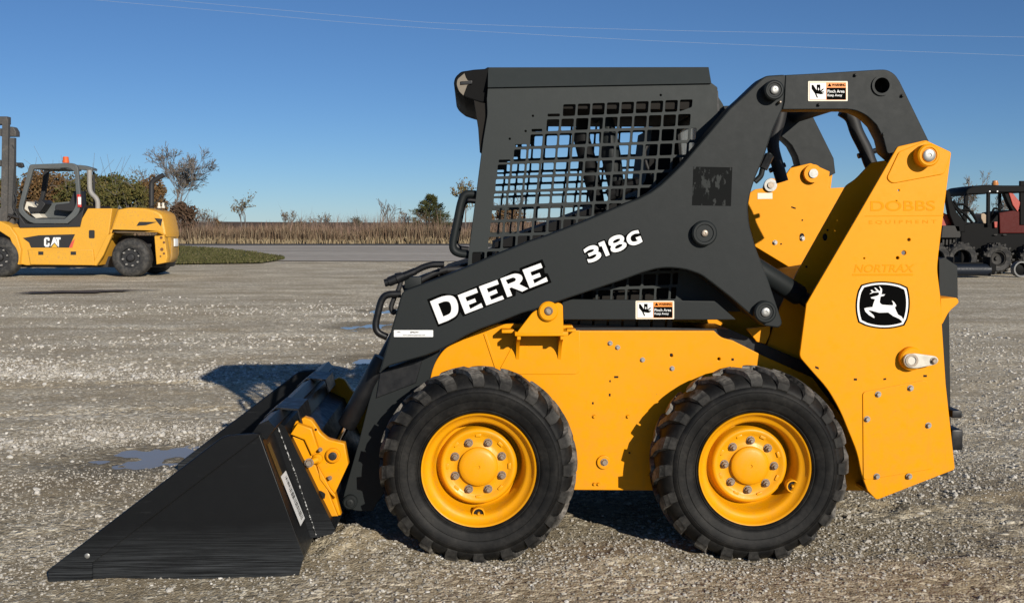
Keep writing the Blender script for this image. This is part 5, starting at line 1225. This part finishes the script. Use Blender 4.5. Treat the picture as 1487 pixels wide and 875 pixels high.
# bumper and rear fittings
fplate('rear_bumper', [(240, 345), (248, 344), (251, 350), (250.5, 376, 3), (246, 381), (240, 378)], .60, .5, paint('scuffed_yellow', (.38, .22, .05), .7, .8, (.16, .13, .10), .2, .05), bev=.05)
p_ = p2(252.5, 352, .7); put('number_board', MB().box((p_.x, .68, p_.z - .10), (p_.x + .03, .98, p_.z + .10), .005).mesh(), M['white'], K)
# cab frame
cabo = [(42.5, 238.8, 4), (106, 236.5, 6), (113, 242, 4), (117, 294, 6), (114, 311, 8), (98, 324.5), (44, 324.5, 10), (27, 309, 10), (26.5, 300, 6)]
cabi = [(48, 245.5, 3), (100, 243.5, 4), (108, 249, 4), (111, 292, 6), (107, 306, 8), (94, 317.5), (47, 317.5, 9), (33.5, 306, 9), (33, 300, 5)]
cf_ = fplate('cab_frame', cabo, .12, .10, FG, holes=[cabi], bev=.015)
put('cab_frame', plate_mesh(FF, cabo, 1.62, .10, [cabi], .015), FG, K)
a_, b_ = p2(44, 239, .13), p2(113, 244, .13)
put('roof', MB().box((a_.x, .13, a_.z - .11), (b_.x - .45, 1.5, a_.z - .02), .02).mesh(), FG, K)
fplate('far_post', [(64, 243), (71, 243), (66, 275), (60, 300), (50, 317), (44, 317), (58, 285)], 1.45, .12, FK)
fplate('lower_guard', [(50, 317), (56, 300), (70, 295), (107, 292), (108, 306), (94, 317)], .9, .1, FG)
fplate('rear_canopy', [(106, 239, 3), (120, 240), (134, 244, 2), (134, 247.5), (122, 247), (112, 246)], .5, .35, FG)
st = fplate('seat', [(79, 305, 3), (80, 297, 3), (100, 295), (108, 276, 4), (112, 278), (113, 306), (100, 307)], .55, .6, FK)
fplate('steering_console', [(35, 303), (38, 292, 2), (46, 296), (57, 310), (62, 316), (52, 317), (44, 310)], .6, .5, M['zinc'], bev=.01)
hh = fplate('dashboard', [(40, 299), (52, 302), (60, 290), (66, 296), (58, 308), (44, 309)], .5, .6, FK)
put('steering_wheel', MB().tube([p2(52, 292, .62), p2(64, 300, .62), p2(64, 300, .98), p2(52, 292, .98), p2(52, 292, .62)], .025, 8).mesh(), FK, K)
fplate('fire_extinguisher', [(111, 282, 1), (116, 282, 1), (117.5, 301, 1), (112.5, 301, 1)], .08, .09, flat('extinguisher_red', (.55, .04, .03), .4))
fplate('white_tag', [(113, 286), (117.5, 286), (117.5, 297), (113.5, 297)], .07, .02, M['white'], bev=.002)
def ftube(name, pts, y, rpx, mat): 
    return put(name, MB().tube([p2(a, b, y) for a, b in openrnd(pts)], rpx / F * DF, 12).mesh(), mat, K)
PG = paint('pipe_grey', (.30, .29, .27), .55, .4, (.2, .17, .14), .1, .02)
ftube('intake_pipe', [(130, 247), (130, 268, 10), (131, 280, 8), (142, 289, 8), (142, 304)], .5, 3.6, PG)
ftube('intake_pipe', [(136, 249), (137, 300)], .9, 1.6, FK)
ftube('exhaust_stack', [(220, 304), (220, 270), (220.5, 264, 8), (237.5, 254)], .9, 3.6, FK)
ftube('exhaust_brace', [(220, 300), (230, 291), (234, 283)], .8, .9, FK)
bc = put('beacon', MB().lathe(p2(95.7, 236.5, .6), [(.085, 0), (.085, .06), (.075, .06), (.075, .14), (.06, .16), (0, .16)], 16, 'z').mesh(), flat('beacon_orange', (.75, .13, .03), .3), K)
for x in (231, 237): put('lamp', MB().lathe(p2(x, 302, .7), [(.05, 0), (.05, .03), (.03, .06), (.03, .14), (0, .14)], 12, 'z').mesh(), M['zinc'], K)
put('tow_pin', MB().tube([p2(172, 303, .6), p2(173.5, 299, .6), p2(176, 303, .6)], .03, 8).mesh(), FG, K)
# mast
for (x0, x1, yt, y, th, nm) in [(13.5, 20.5, 200, .45, .14, 'mast_rail'), (3, 11.5, 172, .50, .14, 'mast_rail'), (13.5, 20.5, 200, 1.55, .14, 'mast_rail'), (3, 11.5, 172, 1.5, .14, 'mast_rail')]:
    fplate(nm, [(x0, yt), (x1, yt), (x1 - 1, 352), (x0 - 3, 352)], y, th, MG, bev=.01)
fplate('mast_crosshead', [(-6, 169), (10, 169, 1), (10, 172), (10, 180), (-6, 181)], .9, .25, MG)
fplate('mast_crosshead', [(-6, 186), (8, 187), (8, 184), (19, 184, 2), (23, 191), (23, 198), (2, 198), (-6, 196)], .9, .25, MG)
fplate('mast_tie_bar', [(-8, 231), (24, 236), (25, 241), (-8, 241)], .9, .25, MG)
ftube('lift_chain', [(18, 211), (21, 216), (21, 240), (18, 300)], .44, .7, FK)
ftube('hydraulic_hose', [(26, 262), (23, 285, 6), (18, 300, 6), (28, 318)], .4, 1.0, FK); ftube('hydraulic_hose', [(21, 280), (25, 290, 5), (20, 310, 4), (10, 322)], .36, .9, FK)
ftube('tilt_ram', [(33, 318), (12, 312)], .4, 2.2, FK)
fplate('fork_carriage', [(-45, 300), (1, 302), (1, 352), (-45, 352)], .5, 1.2, MG); fplate('mast_hook', [(24, 236), (32, 236, 2), (34, 242), (30, 244), (26, 243)], .6, .1, FK)
# wheels
def fwheel(px, py, rpx, y, lugs, parentlabel=None, w=.42):
    c = p2(px, py, y); Rw = rpx / F * (DF + y)
    c.z = Rw - .01
    prof = [(Rw * .52, .06), (Rw * .56, .02), (Rw * .7, 0), (Rw * .86, .01), (Rw * .95, .04), (Rw, .10), (Rw, w - .1), (Rw * .95, w - .04), (Rw * .7, w), (Rw * .5, w - .04)]
    me = MB().lathe((0, 0, 0), prof, 56).mesh(); me.transform(Matrix.Translation(c)); t_ = put('wheel', me, M['old_tyre'], K, org=c)
    me = MB().lathe((0, 0, 0), [(Rw * .53, .05), (Rw * .55, .03), (Rw * .50, .03), (Rw * .46, .10), (Rw * .22, .10), (Rw * .2, .03), (Rw * .13, .0), (0, .0)], 40).mesh(); me.transform(Matrix.Translation(c)); put('rim', me, FK, t_, org=c)
    for k in range(8):
        a = k * math.pi / 4 + .2; me = MB().lathe((Rw * .42 * math.cos(a), .07, Rw * .42 * math.sin(a)), [(.03, .04), (.03, 0), (.018, -.03), (0, -.03)], 8).mesh(); me.transform(Matrix.Translation(c)); put('lug_nut', me, PG, t_, org=c)
    return t_
fw = fwheel(188.4, 374, 28.2, .0, 8); fwheel(-3, 371.5, 29, -.05, 8)
c_ = copy_tree(fw, K); c_.location.y += 1.75
fplate('front_axle', [(-12, 365), (6, 365), (6, 378), (-12, 378)], .3, 1.5, FK)

# ================================================================== TRACTORS ON THE RIGHT
DT = CAM.z * F / (401 - HZ)
TF = Frame((13.4, CAM.y + DT + 1.1, 0), 0.0, (0, 1.0, 0)); T2F = Frame((12.4, CAM.y + DT + .5, 0), 0, (0, .8, 0))
q = ph(4.864, 1340, 240)
RED = paint('tractor_red', (.40, .035, .016), .45, .2, (.12, .08, .06), .1, .02); DRED = paint('dark_red', (.085, .009, .007), .5, .15, (.03, .02, .015), .1, .02, spec=.15); TB = flat('tractor_black', (.0028, .0028, .003), .6, spec=.12); TGY = paint('tractor_grey', (.045, .043, .040), .6, .3, (.08, .07, .055), .1, .03, spec=.2)
def tp(fr, par, name, pts, y, th, mat, bev=.02, holes=()): return plate(name, fr, q(pts), y, th, mat, par, holes, bev)
A_ = thing('tractor', T2F, 'red tractor with grey nose weight, mostly hidden behind the loader tail', 'tractor')
tp(T2F, A_, 'hood', [(60, 300), (150, 335, 20), (210, 365, 20), (218, 400), (250, 412), (250, 432), (60, 430)], .5, .9, RED)
tp(T2F, A_, 'nose_weight', [(140, 425, 10), (262, 425, 10), (270, 500, 10), (262, 512), (130, 512)], .3, 1.3, TGY)
gr_ = tp(T2F, A_, 'grille', [(120, 512), (245, 512), (240, 570), (120, 570)], .5, .9, TB)
for x in (140, 165, 190, 215): tp(T2F, gr_, 'grille_bar', [(x, 516), (x + 14, 516), (x + 12, 562), (x - 2, 562)], .44, .05, TGY, .005)
tp(T2F, A_, 'chassis', [(60, 560), (260, 560), (250, 640), (60, 640)], .6, .7, TB)
for (x, y_, w_) in ((285, 598, .34), (95, 610, .3)):
    c = T2F.P(*q([(x, y_)])[0], .05); Rw = 118 / 4.864 / F * (DT + .5); c.z = Rw
    me = MB().lathe((0, 0, 0), [(Rw * .5, .08), (Rw * .55, .02), (Rw * .8, 0), (Rw * .9, .05), (Rw * .92, .1), (Rw * .92, .4), (Rw * .8, .5), (Rw * .5, .45)], 40).mesh()
    mb = MB()
    for sgn in (0, 1):
        for k in range(14):
            a = (k + .5 * sgn) * 2 * math.pi / 14; v = []
            for (yy, da) in ((.25, 0), (.03 if not sgn else .47, .32)):
                for (rr, d2) in ((Rw * .88, -.07), (Rw * 1.0, -.05), (Rw * 1.0, .05), (Rw * .88, .07)):
                    v.append((rr * math.cos(a + da + d2), yy, rr * math.sin(a + da + d2)))
            mb.add(v, [(0, 1, 5, 4), (1, 2, 6, 5), (2, 3, 7, 6), (0, 3, 2, 1), (4, 5, 6, 7)])
    me.transform(Matrix.Translation(c)); w_o = put('wheel', me, M['old_tyre'], A_, org=c); m2 = mb.mesh(); m2.transform(Matrix.Translation(c)); put('tread', m2, TGY, w_o, org=c, smooth=20)
for pts in ([(180, 180), (200, 260, 30), (230, 300, 30), (300, 390)], [(190, 330), (235, 275, 30), (300, 275, 30), (360, 360), (385, 400)], [(215, 250), (260, 320, 20), (300, 345, 20), (350, 405)], [(190, 240), (210, 300, 30), (210, 400)], [(250, 330), (300, 310, 20), (350, 330), (380, 390)]):
    put('loader_hose', MB().tube([T2F.P(a, b, .6) for a, b in openrnd(q(pts))], .035, 8).mesh(), TB, A_)
tp(T2F, A_, 'loader_arm', [(160, 180), (185, 175), (205, 255), (240, 330), (300, 400), (300, 470), (240, 470), (190, 350)], .3, .2, TB)

B_ = thing('tractor', TF, 'dark tractor with flat black canopy, orange beacon and red loader arm', 'tractor')
tp(TF, B_, 'canopy', [(305, 190), (315, 168, 10), (350, 150, 10), (440, 138), (560, 142), (690, 142), (760, 140), (790, 150), (790, 190), (690, 192), (470, 192), (440, 204), (330, 204), (310, 215)], .35, 1.5, TB, .03)
for (pts, yy) in (([(302, 190), (326, 190), (312, 420), (285, 420)], .4), ([(458, 190), (478, 190), (476, 430), (456, 430)], .4), ([(540, 185), (556, 185), (558, 330), (540, 330)], 1.6), ([(690, 110), (720, 110), (722, 420), (690, 420)], .4)):
    tp(TF, B_, 'canopy_post', pts, yy, .1, TB, .01)
put('beacon', MB().lathe(TF.P(*q([(510, 140)])[0], .9), [(.09, 0), (.09, .06), (.075, .07), (.07, .12), (0, .13)], 14, 'z').mesh(), flat('amber_beacon', (.55, .22, .06), .3), B_)
for X_ in (474, 528): put('work_lamp', MB().box(tuple(TF.P(X_ / 4.864 + 1340 - 1, 278.8, .32)), tuple(TF.P(X_ / 4.864 + 1340 + 1, 276.8, .32) + Vector((0, .05, 0))), .004).mesh(), M['white'], B_)
tp(TF, B_, 'body', [(270, 420), (360, 405), (430, 412), (470, 418), (540, 330), (640, 315), (760, 330), (790, 400), (790, 640), (700, 690), (270, 690)], .5, 1.1, TB, .03)
tp(TF, B_, 'side_panel', [(542, 335), (640, 320), (780, 335), (790, 478), (545, 480)], .44, .08, DRED, .02)
tp(TF, B_, 'loader_arm', [(575, 195), (625, 190), (665, 235), (672, 300), (700, 330), (640, 330), (600, 260)], .45, .2, TB, .02)
tp(TF, B_, 'loader_arm_panel', [(608, 192), (640, 200), (690, 262), (672, 330), (636, 280)], .42, .06, RED, .01)
tp(TF, B_, 'seat', [(402, 350, 12), (430, 336, 10), (450, 350, 10), (457, 412), (430, 410), (415, 380)], .7, .5, flat('tan_seat', (.42, .32, .22), .7), .02)
put('steering_wheel', MB().tube([TF.P(*q([(490, 355)])[0], .8), TF.P(*q([(515, 330)])[0], .8), TF.P(*q([(535, 345)])[0], .8)], .03, 8).mesh(), TB, B_)
put('hose', MB().tube([TF.P(a, b, .75) for a, b in openrnd(q([(480, 400), (490, 340, 20), (500, 300, 20), (540, 310), (555, 370)]))], .03, 8).mesh(), TB, B_)
tp(TF, B_, 'tail_lamp', [(505, 398), (528, 398), (526, 440), (508, 440)], .42, .06, RED, .01)
tp(TF, B_, 'fender', [(430, 590), (470, 560, 20), (560, 556, 20), (600, 580), (600, 600), (440, 606)], .3, .5, TB, .02)
for k, X_ in enumerate((515, 580)): tp(TF, B_, 'reflector', [(X_ - 12, 486), (X_ + 12, 486), (X_ + 12, 494), (X_ - 12, 494)], .43, .02, TGY, .004)
for (x, y_, rr_) in ((538, 672, 116), (790, 690, 110)):
    c = TF.P(*q([(x, y_)])[0], .0); Rw = rr_ / 4.864 / F * DT; c.z = Rw
    me = MB().lathe((0, 0, 0), [(Rw * .42, .1), (Rw * .5, .03), (Rw * .75, 0), (Rw * .88, .05), (Rw * .9, .1), (Rw * .9, .4), (Rw * .8, .5), (Rw * .45, .45)], 44).mesh(); me.transform(Matrix.Translation(c)); w_o = put('wheel', me, M['old_tyre'], B_, org=c)
    me = MB().lathe((0, 0, 0), [(Rw * .46, .06), (Rw * .42, .05), (Rw * .38, .14), (Rw * .15, .16), (Rw * .12, .10), (0, .1)], 30).mesh(); me.transform(Matrix.Translation(c)); put('rim', me, TGY, w_o, org=c)
    mb = MB()
    for sgn in (0, 1):
        for k in range(15):
            a = (k + .5 * sgn) * 2 * math.pi / 15; v = []
            for (yy, da) in ((.25, 0), (.0 if not sgn else .5, .34)):
                for (r_, d2) in ((Rw * .84, -.07), (Rw * 1.0, -.05), (Rw * 1.0, .05), (Rw * .84, .07)):
                    v.append((r_ * math.cos(a + da + d2), yy, r_ * math.sin(a + da + d2)))
            mb.add(v, [(0, 1, 5, 4), (1, 2, 6, 5), (2, 3, 7, 6), (0, 3, 2, 1), (4, 5, 6, 7)])
    m2 = mb.mesh(); m2.transform(Matrix.Translation(c)); put('tread', m2, TGY, w_o, org=c, smooth=20)
# implement lying in front of the tractors
IF = Frame((11.9, CAM.y + DT - .6, 0), 0, (0, .25, 0))
I_ = thing('box_blade', IF, 'low black steel implement lying on the gravel by the tractors', 'implement')
plate('beam', IF, q([(185, 686), (490, 686), (520, 700), (520, 745), (185, 745)]), .2, .3, TB, I_, (), .01)
c0, c1 = IF.P(*q([(185, 764)])[0], .0), IF.P(*q([(488, 764)])[0], .0); c0.z = c1.z = .19; c0.y = c1.y = .16
put('roller', MB().tube([c0, c1], .155, 24).mesh(), paint('blue_black_steel', (.008, .012, .02), .45, .2, (.04, .04, .04), spec=.3), I_)
for xx in (c0.x + .1, c1.x - .05): put('end_plate', MB().box((xx, .02, .04), (xx + .04, .45, .52), .01).mesh(), TB, I_)
# grey rim standing at the far right edge
RF = Frame((13.95, CAM.y + DT - .4, 0), 0, (0, .1, 0)); c = RF.P(*q([(700, 738)])[0], .0)
Rr = 55 / 4.864 / F * DT; c.z = Rr; RF.org = Vector((c.x, .1, 0)); o = thing('wheel_rim', RF, 'pale bare wheel rim standing on the gravel by the dark tractor', 'wheel rim')
put('hoop', MB().lathe(c, [(Rr, .0), (Rr, .2), (Rr * .82, .2), (Rr * .78, .1), (Rr * .82, .0), (Rr, 0)], 36).mesh(), flat('bare_rim', (.16, .16, .155), .5), o)
put('disc', MB().lathe(c, [(Rr * .8, .12), (Rr * .3, .10), (0, .10)], 30).mesh(), TB, o)
